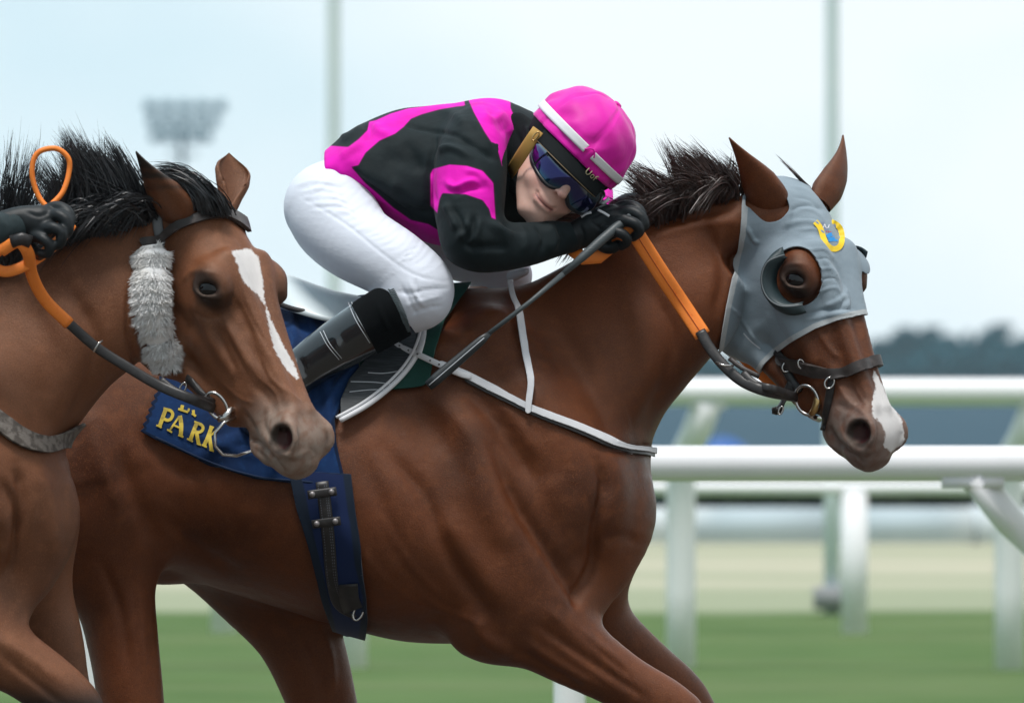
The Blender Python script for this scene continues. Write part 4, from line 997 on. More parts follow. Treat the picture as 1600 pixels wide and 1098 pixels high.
cup(P(1242, 437, dcy-.004), np.array([.94, -.34, 0]), np.array([0, 0, 1.]), unit(-WM+np.array([-.35, 0, 0])), 112, 292, ho, .049, .052)
ce = HM(.207, -.035, .092); cup(ce, UM, VM, unit(WM+UM*.2), 120, 330, ho, .052, .048)
# badge
def badge():
    z = lambda a, b: (1000+a/3.636, 180+b/3.636)
    bmat = lambda n, c: M(n, c, rough=.55).m
    b = mesh_obj('badge', *strip(DH, [z(*p) for p in [(996, 604), (1024, 640), (1040, 690), (1062, 736), (1100, 760), (1136, 744), (1148, 700), (1140, 650), (1118, 622), (1086, 606)]], 4.4, .0057), bmat('badge yellow', (.90, .62, .02)), ho)
    pass
    mesh_obj('badge_field', *join([strip(DH, [z(*p) for p in [(1030, 622), (1060, 616), (1100, 628), (1128, 648)]], 3.6, .0046), strip(DH, [z(*p) for p in [(1042, 646), (1080, 648), (1134, 668)]], 3.4, .0046)]), bmat('badge grey', (.20, .24, .33)), b)
    mesh_obj('badge_wave', *join([strip(DH, [z(*p) for p in [(1062, 690), (1090, 676), (1126, 682)]], 3.0, .0054), strip(DH, [z(*p) for p in [(1070, 706), (1095, 704), (1124, 704)]], 3.4, .0054)]), bmat('badge blue', (.02, .30, .75)), b)
    tx = []
    for x0 in (0, 26, 52): 
        dy = x0*.12
        tx += [strip(DH, [z(1040+x0, 640+dy), z(1050+x0, 618+dy)], .7, .0066), strip(DH, [z(1050+x0, 618+dy), z(1060+x0, 644+dy)], .55, .0052), strip(DH, [z(1044+x0, 632+dy), z(1056+x0, 634+dy)], .45, .0052)]
    mesh_obj('badge_initials', *join(tx), bmat('badge white', (.8, .8, .85)), b)
    mesh_obj('badge_line', *join([strip(DH, [z(1056+i*12, 660+i*1.6), z(1064+i*12, 661+i*1.6)], .9, .0052) for i in range(6)]), bmat('badge red', (.45, .06, .10)), b)
badge()
# ---- bridle of the leading horse
br = empty('bridle', P(1260, 600, -.25), 'black bridle with dark padded noseband and loose ring bit on the hooded horse', 'bridle', 'bridles of the two racehorses')
nbp = [(1222, 566), (1245, 570), (1270, 577), (1300, 585), (1322, 582), (1345, 572), (1374, 563), (1410, 552)]
nbd, SN = patch('noseband', SM, line_f(nbp, 8.6), .004, .008, MAT['brown_leather'], br, (1200, 1440, 520, 620), ref=1)
b2 = nbd.modifiers.new('bev', 'BEVEL'); b2.width = .003; b2.segments = 2; b2.limit_method = 'ANGLE'
mesh_obj('flash_strap', *strap3(DM, [(1300, 584), (1297, 610), (1291, 640), (1285, 672)], .0085, .003), MAT['black_leather'], br)
mesh_obj('cheekpiece', *strap3(DM, [(1216, 552), (1226, 574), (1238, 596), (1250, 612)], .0085, .003, .006), MAT['black_leather'], br)
mesh_obj('noseband_hanger', *strap3(DM, [(1212, 548), (1222, 560), (1232, 566)], .008, .003, .010), MAT['black_leather'], br)
mesh_obj('chin_strap', *strap3(DM, [(1238, 598), (1226, 622), (1216, 640), (1206, 642)], .010, .0035, .006), MAT['black_leather'], br)
for x, y, a, b_, t in ((1229, 573, .008, .010, .2), (1252, 569, .006, .009, -.2), (1296, 598, .009, .011, .2), (1220, 641, .004, .008, .3)):
    c, _ = DM.pt(x, y, .014); mesh_obj('buckle', *ring(c, a, b_, .0019, tilt=t, m=8), MAT['steel'], br)
yb = DM(1262, 625)[0]
bit = mesh_obj('bit_ring', *ring(P(1261, 625, yb-.016), .0245, .029, .0036, yaw=-.5, tilt=-.15, n=40), MAT['steel'], br)
mesh_obj('bit_sleeve', *tube([P(1266, 648, yb-.02), P(1274, 640, yb-.022), P(1278, 626, yb-.024), P(1276, 616, yb-.022)], [.005, .0085, .0085, .0045], 12), MAT['brass'], bit)
mesh_obj('bit_mouthpiece', *tube([P(1266, 648, yb-.016), P(1272, 652, yb), P(1280, 655, yb+.03)], .006, 10), MAT['steel'], bit)
# reins of the leading horse
yh1 = -.20
rein_o = [(984, 350, -.235), (1008, 388, -.215), (1035, 430, -.195), (1066, 476, -.175), (1098, 524, -.185)]
rn = mesh_obj('rein', *strap3(None, rein_o, .0165, .004, n=8), MAT['orange'], br)
q = cat(rein_o, 8); sd = [P(a, b, y-.0045) for a, b, y in q]
mesh_obj('rein_seam', *tube(sd, .0009, 6), M('seam', (.45, .07, .01), rough=.6).m, rn)
mesh_obj('rein_leather', *strap3(None, [(1094, 517, -.188), (1108, 542, -.20), (1130, 570, -.215), (1160, 596, -.23), (1200, 612, -.245), (1244, 620, yb-.018)], .0105, .004), MAT['black_leather'], rn)
mesh_obj('rein_billet', *strap3(None, [(1160, 582, -.225), (1180, 600, -.24), (1210, 608, -.25), (1236, 616, yb-.024)], .008, .003), MAT['black_leather'], rn)
mesh_obj('rein_keeper', *tube([P(1118, 566, -.225), P(1132, 571, -.235), P(1146, 571, -.225)], .0024, 8), MAT['steel'], rn)
mesh_obj('rein_loop', *tube([P(973, 362, -.19), P(955, 385, -.185), P(935, 402, -.185), (P(912, 404, -.185)), P(894, 390, -.18)], .013, 10, up=(0, 1, 0), flat=.4), MAT['orange'], rn)
mesh_obj('rein_far', *tube([P(1000, 350, .02), P(1060, 420, .10), P(1120, 520, .12), P(1230, 620, .02)], .012, 10, up=(0, 1, 0), flat=.3), MAT['orange'], rn)
mesh_obj('martingale_strap', *strap3(None, [(1140, 560, -.19), (1160, 575, -.21), (1186, 588, -.22)], .005, .003), MAT['brown_leather'], rn)
# ================================================================ rider of the leading horse
HU = unit([.70, -.04, .714]); HF = unit([.11, -.97, -.20]); HF = unit(HF-(HF@HU)*HU); HR = np.cross(HF, HU); HR = HR if HR[0] > 0 else -HR
HC = P(905, 225, -.16)                      # centre of the cap rim
hp_ = lambda r, f, u: HC+r*HR+f*HF+u*HU
A3H = np.array([HR, HF, HU])
q_ = lambda x, y, d: P(x, y, d)
sk = M('skin', (.72, .45, .37), rough=.48, spec=.35); sk.mix(sk.rng(sk.noise(25, 3), .4, .7), (.76, .49, .41)); sk.mix(sk.attr('blush'), (.58, .24, .20)); sk.mix(sk.attr('lip'), (.50, .19, .17)); sk.mix(sk.attr('gap'), (.07, .02, .02)); sk.bump(sk.noise(260, 3), .12, .001)
sk.b.inputs['Subsurface Weight'].default_value = .12; sk.b.inputs['Subsurface Radius'].default_value = (.012, .005, .003)
def build_body():
    F = Field(axis((P(380, 0)[0], P(790, 0)[0], .009), (P(790, 0)[0], P(945, 0)[0], .0026), (P(945, 0)[0], P(1030, 0)[0], .007)),
              axis((-.42, -.34, .006), (-.34, -.10, .0028), (-.10, .32, .008)), axis((P(0, 740)[2], P(0, 350)[2], .009), (P(0, 350)[2], P(0, 120)[2], .0026)))
    c = lambda n, k=.03, **kw: F.add(Chain([(q_(x, y, d), r) for x, y, d, r in n], **kw), k)
    F.add(Ell(q_(522, 322, 0), (.055, .12, .060)), .03)
    c([(532, 296, 0, .042), (600, 268, 0, .070), (700, 262, 0, .10), (770, 250, 0, .085), (800, 245, -.03, .05)], .03, lat=(0, 1, 0), ratio=1.45)
    for s_, n in ((-1, [(740, 232, -.14, .05), (738, 330, -.22, .045), (742, 380, -.25, .038), (820, 382, -.22, .030), (885, 372, -.18, .022), (925, 358, -.17, .026), (950, 352, -.17, .022)]),
                  (1, [(770, 232, .14, .05), (880, 262, .20, .045), (922, 330, .18, .038), (950, 345, .08, .028), (975, 335, .0, .022)])): c(n)
    c([(508, 325, -.09, .060), (562, 382, -.17, .055), (655, 456, -.25, .045), (600, 490, -.24, .042), (500, 555, -.24, .034), (430, 625, -.265, .022), (412, 645, -.27, .016)])
    c([(532, 328, .08, .052), (640, 362, .17, .055), (775, 420, .19, .034), (700, 520, .24, .040), (600, 600, .26, .030), (565, 660, .275, .020)])
    F.add(Chain([(q_(800, 245, -.03), .052), (q_(832, 255, -.07), .052), (hp_(.0, -.01, -.08), .055)]), .02)
    # head
    F.add(Ell(hp_(0, -.005, -.01), (.074, .095, .095), A3H), .02)
    F.add(Ell(hp_(.008, .030, -.075), (.062, .066, .072), A3H), .02)
    F.add(Ell(hp_(.012, .052, -.118), (.041, .048, .042), A3H), .02)        # muzzle area
    F.add(Ell(hp_(.016, .068, -.153), (.021, .023, .016), A3H), .018)       # chin
    for s_ in (-1, 1):
        F.add(Ell(hp_(.010+s_*.036, .058, -.106), (.022, .022, .018), A3H), .016)    # cheeks lifted by the smile
        F.add(Chain([(hp_(.008+s_*.052, .01, -.085), .017), (hp_(.011+s_*.040, .03, -.125), .016), (hp_(.014+s_*.016, .062, -.162), .013)]), .02)
    F.add(Chain([(hp_(.018, .092, -.045), .009), (hp_(.019, .104, -.068), .0095), (hp_(.020, .116, -.089), .0096)]), .010)   # nose
    for s_ in (-1, 1): F.add(Ell(hp_(.019+s_*.0120, .104, -.092), (.0066, .009, .0066), A3H), .006)
    for s_ in (-1, 1): F.sub(Ell(hp_(.019+s_*.007, .113, -.1015), (.0035, .006, .004), A3H), .003)
    mouth = [(-.012, .088, -.1215), (-.003, .097, -.1265), (.012, .101, -.1285), (.026, .098, -.1265), (.035, .089, -.1210)]
    F.add(Chain([(hp_(a, b-.003, c_+.0040), .0040) for a, b, c_ in mouth[1:-1]]), .006)
    F.add(Chain([(hp_(a, b-.005, c_-.0050), .0052) for a, b, c_ in mouth[1:-1]]), .006)
    F.sub(Chain([(hp_(a, b+.002, c_), .0032) for a, b, c_ in mouth]), .004)
    for s_, r in ((-1, -.030), (1, .054)): F.sub(Chain([(hp_(.018+s_*.017, .107, -.094), .002), (hp_(.013+s_*.032, .099, -.112), .0036), (hp_(.012+s_*.038, .089, -.130), .002)]), .010)
    V, Q = F.mesh(1)
    d = (V-HC); r, f, u = d@HR, d@HF, d@HU
    lip = np.exp(-((u+.1275)/.0062)**2)*smooth01((.030-np.abs(r-.012))/.010)*(f > .08)
    bl = np.exp(-(((np.abs(r-.012)-.036)/.018)**2+((u+.102)/.02)**2))*.6*(f > .05)+np.exp(-(((r-.016)/.012)**2+((u+.094)/.012)**2))*.5*(f > .09)
    gap = np.exp(-((u+.1285-.5*(r-.012)**2*12)/.0017)**2)*smooth01((.027-np.abs(r-.012))/.006)*(f > .08)
    return V, Q, {'lip': lip*.8, 'blush': bl*.8, 'gap': gap}
V, Q, at = build_body()
rider = mesh_obj('person', V, Q, sk.m, attrs=at)
tag(rider, 'rider in pink and black silks, pink cap and goggles crouched over the hooded horse', 'rider', 'riders')
def sculpt(ax, prims, rel=None, sm=1):
    F = Field(*ax)
    for p, k in prims: F.add(p, k)
    V, Q = F.mesh(sm)
    if rel: V = strokes(V, Q, rel)
    return relax(V, Q, .3), Q
ch = lambda n, **kw: Chain([(q_(x, y, d), r) for x, y, d, r in n], **kw)
X = lambda a: float(P(a, 0)[0]); Z = lambda b: float(P(0, b)[2])
# ---- silks
tA0 = q_(515, 262, 0); tA1 = q_(835, 240, 0)
jtop = [(505, 238), (520, 224), (560, 194), (620, 171), (700, 162), (760, 159), (800, 168), (825, 176), (850, 185)]; jbot = [(505, 290), (528, 296), (560, 314), (600, 345), (650, 374), (700, 388), (760, 380), (800, 350), (850, 310)]
axj = unit(tA1-tA0); Nj = np.cross(axj, [0, 1, 0]); Nj = Nj if Nj[2] > 0 else -Nj
pr = lambda L: np.array([[(q_(x, y, 0)-tA0)@axj, (q_(x, y, 0)-tA0)@Nj] for x, y in L])
tj = np.linspace(-.008, .40, 9); a_, b_ = pr(jtop), pr(jbot)
tors = Loft(tA0, tA1, (0, 1, 0), tj, np.interp(tj, a_[:, 0], a_[:, 1]), np.interp(tj, b_[:, 0], b_[:, 1]), [.135, .150, .158, .165, .172, .178, .172, .140, .09], egg=.12)
zj = lambda L: [(440+a/3.66, 130+b/3.66) for a, b in L]
jrel = [(zj([(700, 240), (800, 260), (900, 280), (1000, 300), (1090, 350)]), 3.5, -.004), (zj([(880, 290), (875, 360), (850, 440), (845, 520)]), 4, -.005), (zj([(840, 460), (850, 600), (880, 700)]), 6, -.006),
    (zj([(900, 400), (940, 370), (1000, 380), (1080, 420)]), 5, .006), (zj([(1000, 330), (1080, 350), (1160, 400), (1220, 440)]), 5, -.005), (zj([(1090, 200), (1150, 300), (1200, 380)]), 6, .004),
    (zj([(940, 560), (990, 600), (1060, 570), (1120, 560)]), 5, .006), (zj([(950, 600), (1010, 620), (1080, 600), (1160, 600)]), 4, -.005), (zj([(1050, 500), (1120, 520), (1180, 580)]), 4, .004),
    (zj([(930, 680), (980, 760), (1010, 840)]), 7, .007), (zj([(960, 700), (1020, 790), (1060, 880)]), 5, -.006), (zj([(1060, 780), (1050, 840), (1010, 900)]), 5, .006), (zj([(1100, 760), (1090, 840), (1050, 920)]), 4, -.006), (zj([(1130, 780), (1120, 850), (1090, 910)]), 5, .005),
    (zj([(1020, 920), (1100, 940), (1200, 935), (1320, 940)]), 6, -.005), (zj([(1180, 790), (1260, 850), (1340, 880)]), 7, .005), (zj([(1250, 800), (1330, 830), (1400, 850)]), 5, -.004),
    (zj([(330, 430), (400, 380), (470, 340)]), 6, .004), (zj([(490, 230), (500, 280), (480, 330)]), 5, -.005), (zj([(540, 230), (560, 280), (620, 300)]), 6, .005), (zj([(330, 320), (400, 300), (470, 250)]), 6, .005), (zj([(390, 480), (500, 580), (640, 690), (780, 800)]), 5, -.005),
    (zj([(420, 500), (560, 560), (700, 600)]), 12, .005), (zj([(560, 420), (700, 440), (820, 480)]), 16, -.005), (zj([(600, 560), (720, 640), (840, 700)]), 14, .005), (zj([(700, 330), (760, 420), (800, 520)]), 10, -.004), (zj([(700, 700), (780, 730), (860, 740)]), 7, -.005), (zj([(320, 480), (380, 560), (450, 620)]), 6, .004), (zj([(350, 560), (450, 640), (600, 720)]), 4, -.003),
    ([(838, 352), (850, 372), (846, 396)], 4, -.005), ([(856, 350), (866, 370), (862, 394)], 5, .005), ([(812, 350), (822, 372), (818, 398)], 4, .003), ([(872, 356), (880, 374), (876, 392)], 4, -.004), ([(770, 350), (790, 372), (800, 395)], 8, .004),
    (zj([(1180, 150), (1240, 220), (1290, 300)]), 6, -.004), (zj([(1230, 150), (1290, 230), (1310, 300)]), 5, .004), (zj([(1140, 180), (1200, 200), (1260, 190)]), 7, .004), (zj([(900, 150), (1000, 190), (1060, 250)]), 8, .004),
    ([(870, 300), (895, 312), (920, 318)], 4, -.004), ([(880, 312), (905, 325), (935, 325)], 4, .004)]
V, Q = sculpt((axis((X(495), X(960), .0040)), axis((-.38, .33, .0048)), axis((Z(440), Z(140), .0040))), [
    (tors, 0), (ch([(750, 205, -.10, .055), (742, 222, -.16, .062), (736, 262, -.21, .070), (733, 325, -.25, .068), (738, 372, -.275, .056)]), .035),
    (ch([(736, 372, -.275, .054), (765, 386, -.27, .049), (820, 382, -.24, .043), (862, 374, -.205, .036), (890, 371, -.185,   .030)]), .025),
    (ch([(775, 205, .12, .055), (860, 245, .20, .060), (905, 290, .22, .058), (920, 325, .20, .050)]), .03), (ch([(912, 318, .19, .056), (924, 334, .13, .046), (935, 350, .12, .040), (955, 352, .05, .034)]), .02),
    (ch([(770, 225, -.02, .085), (805, 238, -.03, .075), (830, 250, -.05, .064)]), .03), (ch([(780, 300, -.02, .080), (820, 318, .0, .062), (872, 338, .04, .040)]), .03)], [(a, b_, c_*1.5) for a, b_, c_ in jrel])
px, py = to_px(V); pinks = [
    zj([(150, 350), (290, 358), (380, 365), (440, 320), (490, 270), (500, 220), (540, 212), (620, 175), (720, 145), (830, 130), (900, 60), (1040, 60), (1050, 130), (1000, 135), (900, 152), (800, 180), (740, 205), (700, 250), (650, 290), (560, 330), (480, 400), (440, 470), (400, 480), (480, 572), (540, 622), (640, 712), (740, 782), (840, 805), (920, 855), (960, 940), (800, 960), (560, 800), (150, 640)]),
    zj([(1050, 60), (1080, 125), (1100, 170), (1160, 280), (1240, 400), (1262, 480), (1285, 470), (1300, 330), (1350, 240), (1310, 140), (1310, 60)])]
up_side = smooth01((V[:, 1]+.34)*100)
def arm_f():
    sl = zj([(850, 520), (865, 490), (960, 465), (1060, 472), (1150, 500), (1212, 570), (1216, 640), (1225, 780), (1200, 770), (1186, 720), (1150, 670), (1050, 636), (920, 630), (905, 662), (890, 745), (850, 700)]); return poly_sd(px, py, sl)
d = np.maximum.reduce([poly_sd(px, py, p) for p in pinks])
armz = (V[:, 1] < -.165)
d = np.where((px > 665) & (px < 778) & (py > 225) & (V[:, 1] < -.13), arm_f(), np.maximum(d, np.where((px > 760) & (px < 790) & (py > 290) & (V[:, 1] < -.12), arm_f(), -50)))
d = np.where((V[:, 1] > .10) & (px > 800), 10+0*d, d)
d = np.where((px > 785) & (py > 160) & (V[:, 1] < .1) & (px+0.4*(py-180) > 812) , -10, d)
nj = normals(V, Q)
silk = M('racing silks', (.008, .014, .016), rough=.75, spec=.22, sheen=.03)
silk.mix(silk.math('MULTIPLY', silk.rng(silk.noise(20, 3), .4, .7), .4), (.014, .024, .027)); blk = silk.cur
pk = silk.n('ShaderNodeMix', data_type='RGBA'); pk.inputs['A'].default_value = (.80, .006, .48, 1); pk.inputs['B'].default_value = (.66, .004, .36, 1); silk.t.links.new(silk.rng(silk.noise(14, 3), .4, .7), pk.inputs['Factor'])
silk.mix(silk.rng(silk.attr('pink'), -.5, .5), pk.outputs['Result'], blk)
silk.mix(silk.math('MULTIPLY', silk.rng(silk.math('ABSOLUTE', silk.attr('pink')), 1.1, .5), .6), (.10, .005, .07)); silk.bump(silk.noise(1300, 2), .3, .0006); silk.bump(silk.noise(45, 4), .45, .004)
jk = mesh_obj('silks_jacket', V, Q, silk.m, rider, attrs={'pink': d})
# collar seam
# ---- breeches
wb = M('white breeches', (.72, .76, .85), rough=.62, spec=.3, sheen=.1); wb.mix(wb.math('MULTIPLY', wb.rng(wb.noise(9, 3), .4, .7), .3), (.66, .70, .80)); wb.bump(wb.noise(900, 2), .25, .0006); wb.bump(wb.noise(1, 4, wb.coord((30, 30, 90), (0, R(35), 0))), .2, .003)
brel = [([(470, 308), (540, 350), (600, 398), (650, 430), (700, 440)], 1.6, -.0022)]
g = random.Random(4)
for k in range(22):
    t = k/21; x = 478+t*190; y = 292+t*128; L_ = 44+g.uniform(-14, 22); a = R(-24+g.uniform(-9, 9)-t*26)
    brel.append(([(x-L_*math.cos(a)*.3, y-L_*math.sin(a)*.3), (x+L_*.3, y+L_*math.sin(a)*.2+3), (x+L_*math.cos(a), y+L_*math.sin(a))], 1.5+g.uniform(0, .8), g.choice([-.0013, .0009, -.0010])))
for k in range(9): brel.append(([(462+k*3, 290+k*5), (490+k*6, 282+k*6), (530+k*4, 288+k*7)], 1.8, (-1)**k*.0011))
for k in range(8): brel.append(([(585+k*3, 448-k*4), (606+k*4, 430-k*5), (622+k*5, 420-k*5)], 1.8, (-1)**k*.0014))
brel += [([(628, 448), (640, 470), (650, 492)], 2.5, -.003), ([(640, 440), (650, 462), (664, 480)], 3, .003), ([(618, 455), (640, 458), (670, 452), (700, 450)], 2.5, -.003), ([(636, 478), (660, 470), (690, 462)], 2.5, .0028), ([(640, 492), (662, 482), (692, 478)], 2.5, -.0025), ([(650, 436), (652, 460), (648, 486)], 1.5, -.003)]
Vb, Qb = sculpt((axis((X(425), X(850), .0042)), axis((-.37, .30, .0052)), axis((Z(560), Z(205), .0042))), [
    (Ell(q_(520, 315, .0), (.078, .155, .080)), 0), (Ell(q_(532, 274, .0), (.024, .125, .042)), .025),
    (ch([(508, 325, -.09, .080), (528, 348, -.12, .086), (558, 379, -.17, .077), (614, 412, -.23, .070), (653, 444, -.255, .066), (656, 462, -.262, .062)]), .04),
    (ch([(650, 462, -.262, .060), (630, 482, -.262, .050), (600, 498, -.255, .045)]), .025),
    (ch([(530, 326, .08, .080), (620, 352, .17, .085), (710, 385, .20, .066), (770, 412, .20, .052), (798, 430, .19, .040)]), .04),
    (ch([(795, 432, .20, .040), (740, 500, .24, .042)]), .02), (ch([(800, 432, .05, .012), (822, 424, .03, .008)]), .01)], brel)
f = 1.0*(-(((Vb-P(585, 470, -.26))@unit(P(540, 492, -.26)-P(640, 440, -.26)))))
px, py = to_px(Vb); edge = np.where(Vb[:, 1] < 0, np.maximum((px*.82+(py*-.57))-(604*.82-455*.57), (457-py)*1.0), 50)
Vc, Tc, _ = clip(Vb, Qb, edge)
bo = mesh_obj('breeches', Vc, Tc, wb.m, rider)
# gaiter and boots
def boot(nodes, s_, cutx):
    V, Q = sculpt((axis((X(365), X(720), .0045)), axis((-.34, -.17, .0045) if s_ < 0 else (.15, .36, .006)), axis((Z(760), Z(425), .0045))), nodes,
        [([(590, 470), (600, 500), (612, 520)], 3, .003), ([(470, 560), (480, 590)], 5, -.004), ([(520, 520), (535, 560)], 6, .003), ([(455, 560), (470, 600), (480, 620)], 7, .004)] if s_ < 0 else None)
    return V, Q
V, Q = boot([(ch([(612, 488, -.262, .0555), (575, 510, -.255, .0535), (530, 538, -.25, .050), (480, 572, -.25, .044), (435, 610, -.26, .038), (408, 648, -.27, .036)]), 0), (ch([(402, 655, -.27, .036), (420, 672, -.27, .034), (460, 680, -.275, .030), (490, 676, -.28, .024)]), .02)], -1, 0)
px, py = to_px(V); cut = (px*.88+py*-.47)-(562*.88-500*.47); endc = (622*.88-484*.47)-(px*.88-py*.47)+((py-484)*.0)
bl = M('black boot leather', (.010, .013, .016), rough=.2, spec=.8, coat=.6); bl.bump(bl.noise(14, 3), .25, .004); bl.mix(bl.math('MULTIPLY', bl.rng(bl.noise(30, 4), .5, .75), .5), (.022, .028, .034)); bl.rough(bl.rng(bl.noise(25, 3), .3, .7, .17, .23))
Vc, Tc, _ = clip(V, Q, -cut); b1 = mesh_obj('boot', Vc, Tc, bl.m, rider)
ga = fabric('black elastic', (.005, .006, .007), .95, 500, .2, 0, .1)
Vg, Tg, _ = clip(V+normals(V, Q)*.0015, Q, np.minimum(cut, endc)); gt = mesh_obj('gaiter', Vg, Tg, ga.m, rider)
SBt = (V, Q, normals(V, Q)); DB = Depth(SBt)
parts = [strip(DB, [(544, 472), (556, 500), (578, 536)], .55, .001), strip(DB, [(549, 471), (561, 500), (583, 535)], .55, .001), strip(DB, [(500, 518), (512, 540), (530, 562)], .5, .001), strip(DB, [(505, 516), (516, 538), (534, 560)], .5, .001)]
mesh_obj('stitching', *join(parts), MAT['thread'], b1)
rf = []
for i in range(26):
    t = i/25; x = 611+25*t+3*math.sin(t*3); y = 452+64*t; rf.append(strip(DB if False else Depth((Vb, Qb, normals(Vb, Qb)), (560, 700, 420, 540)), [(x-4, y), (x, y+1), (x+5, y-1)], .9, .002)) if i % 1 == 0 and i < 26 else None
o = mesh_obj('cuff_frill', *join(rf), M('grey elastic', (.10, .13, .14), rough=.9).m, gt); solid(o, .002, 1)
V, Q = boot([(ch([(740, 500, .25, .050), (700, 520, .25, .050), (640, 570, .26, .046), (590, 620, .27, .040), (560, 668, .28, .037)]), 0), (ch([(555, 675, .28, .036), (580, 690, .28, .032), (630, 696, .28, .026)]), .02)], 1, 0)
mesh_obj('boot', V, Q, bl.m, rider)
# ---- neck gaiter and cap liner
ln = fabric('black stretch liner', (.006, .008, .009), .9, 600, .3, 0, .12)
V, Q = sculpt((axis((X(770), X(960), .004)), axis((-.29, .10, .004)), axis((Z(360), Z(140), .004))), [
    (Chain([(q_(790, 238, -.05), .082), (q_(815, 250, -.06), .075), (q_(838, 258, -.08), .068)]), 0), (Ell(hp_(-.004, -.028, -.050), (.082, .078, .090), A3H), .03), (Ell(hp_(.012, -.02, -.12), (.050, .055, .050), A3H), .03)],
    [([(800, 190), (812, 230), (806, 280)], 5, -.006), ([(815, 180), (826, 215), (816, 260)], 5, .005), ([(795, 290), (812, 310), (830, 335)], 6, .005)])
mesh_obj('neck_gaiter', V, Q, ln.m, rider)
# ---- skull cap: shell, pink cover, ribbon, peak
def cap_pt(r, a, e, f0=0, k=1.0):   # a = azimuth about HU, e = elevation
    return hp_(0, 0, -.0)+HR*(r[0]*math.cos(e)*math.cos(a))*k+HF*(r[1]*math.cos(e)*math.sin(a))*k+HU*(r[2]*math.sin(e))
def dome(r, e0, e1, n=40, m2=96, fn=None, squash=.86):
    V = []; F = []
    for i in range(n+1):
        e = e0+(e1-e0)*i/n
        for j in range(m2):
            a = 2*math.pi*j/m2; ce = math.copysign(abs(math.cos(e))**squash, math.cos(e)); p = HC+HR*r[0]*ce*math.cos(a)+HF*r[1]*ce*math.sin(a)+HU*r[2]*math.copysign(abs(math.sin(e))**squash, math.sin(e))
            if fn: 
                w_ = fn(a, e); p = p+unit(p-HC)*w_
            V.append(p)
    for i in range(n):
        for j in range(m2): F.append((i*m2+j, i*m2+(j+1) % m2, (i+1)*m2+(j+1) % m2, (i+1)*m2+j))
    return V, F
def cap_wr(a, e):
    s6 = abs(math.sin(3*(a+.45))); w_ = -.0035*math.exp(-(s6/.10)**2)*smooth01((1.5-e)*3)
    w_ += .0022*math.sin(a*9+3*math.sin(e*4))*math.exp(-((e-.15)/.25)**2)+.0015*math.sin(a*17+e*9)*math.exp(-((e-.1)/.2)**2)+.0012*math.sin(a*5-e*11)
    return w_
pink = M('pink cap silk', (.78, .007, .42), rough=.55, spec=.35, sheen=.15); pink.mix(pink.rng(pink.noise(16, 3), .4, .7), (.66, .005, .34)); pink.bump(pink.noise(1200, 2), .25, .0005); pink.bump(pink.noise(26, 3), .35, .004)
CR = (.105, .128, .106)
cover = mesh_obj('cap_cover', *dome(CR, R(-9), R(89.9), fn=cap_wr), pink.m, rider); solid(cover, .0015, 1)
V, F = dome((.0085, .0085, .004), R(-80), R(89)); V = [np.asarray(v)+HU*(CR[2]+.001) for v in V]; mesh_obj('button', V, F, pink.m, cover)
def band(e_lo, e_hi, r, a0, a1, th, mat, name, parent, n=5, m2=90, dz=0, squash=.86):
    V = []; F = []
    for i in range(n+1):
        e = e_lo+(e_hi-e_lo)*i/n
        for j in range(m2+1):
            a = a0+(a1-a0)*j/m2; ce = math.cos(e)**squash; V.append(HC+HR*r[0]*ce*math.cos(a)+HF*r[1]*ce*math.sin(a)+HU*(r[2]*math.copysign(abs(math.sin(e))**squash, math.sin(e))+dz))
    for i in range(n):
        for j in range(m2): F.append((i*(m2+1)+j, i*(m2+1)+j+1, (i+1)*(m2+1)+j+1, (i+1)*(m2+1)+j))
    o = mesh_obj(name, V, F, mat, parent); solid(o, th, 1); return o
rib = (CR[0]+.0035, CR[1]+.0035, CR[2])
band(R(-1), R(5.5), rib, R(96), R(205), .0012, MAT['webbing'], 'ribbon', cover)
band(R(-1), R(5.0), rib, R(-25), R(86), .0012, MAT['webbing'], 'ribbon', cover)
pts = [HC+HR*(rib[0]+.003)*math.cos(a)+HF*(rib[1]+.003)*math.sin(a)+HU*(.003+.011*math.sin((a-R(84))*14)) for a in np.linspace(R(84), R(97), 12)]
mesh_obj('ribbon_bow', *tube(pts, .0016, 6), pink.m, cover)
liner = M('black skull cap', (.006, .008, .009), rough=.8, spec=.15); liner.bump(liner.noise(500, 2), .3, .0006)
band(R(-27), R(-7), (.1025, .121, .105), 0, 2*math.pi, .002, liner.m, 'skull_cap', rider, dz=.002, squash=1.0)
# short peak
V = []; F = []; n, m2 = 8, 40
for i in range(n+1):
    for j in range(m2+1):
        a = R(35)+R(110)*j/m2; k = i/n; ext = .026*math.sin(math.pi*j/m2)**.6*k
        V.append(HC+HR*(.100*math.cos(a))*(1+ext*2)+HF*(.120*math.sin(a)+ext)+HU*(-.022-.022*k-.006*k*k))
for i in range(n):
    for j in range(m2): F.append((i*(m2+1)+j, i*(m2+1)+j+1, (i+1)*(m2+1)+j+1, (i+1)*(m2+1)+j))
pe = mesh_obj('peak', V, F, liner.m, cover); solid(pe, .003, 0)
e_ = [V[n*(m2+1)+j] for j in range(m2+1)]; mesh_obj('peak_piping', *tube(e_, .0012, 6), M('tan piping', (.35, .26, .15), rough=.7).m, pe)
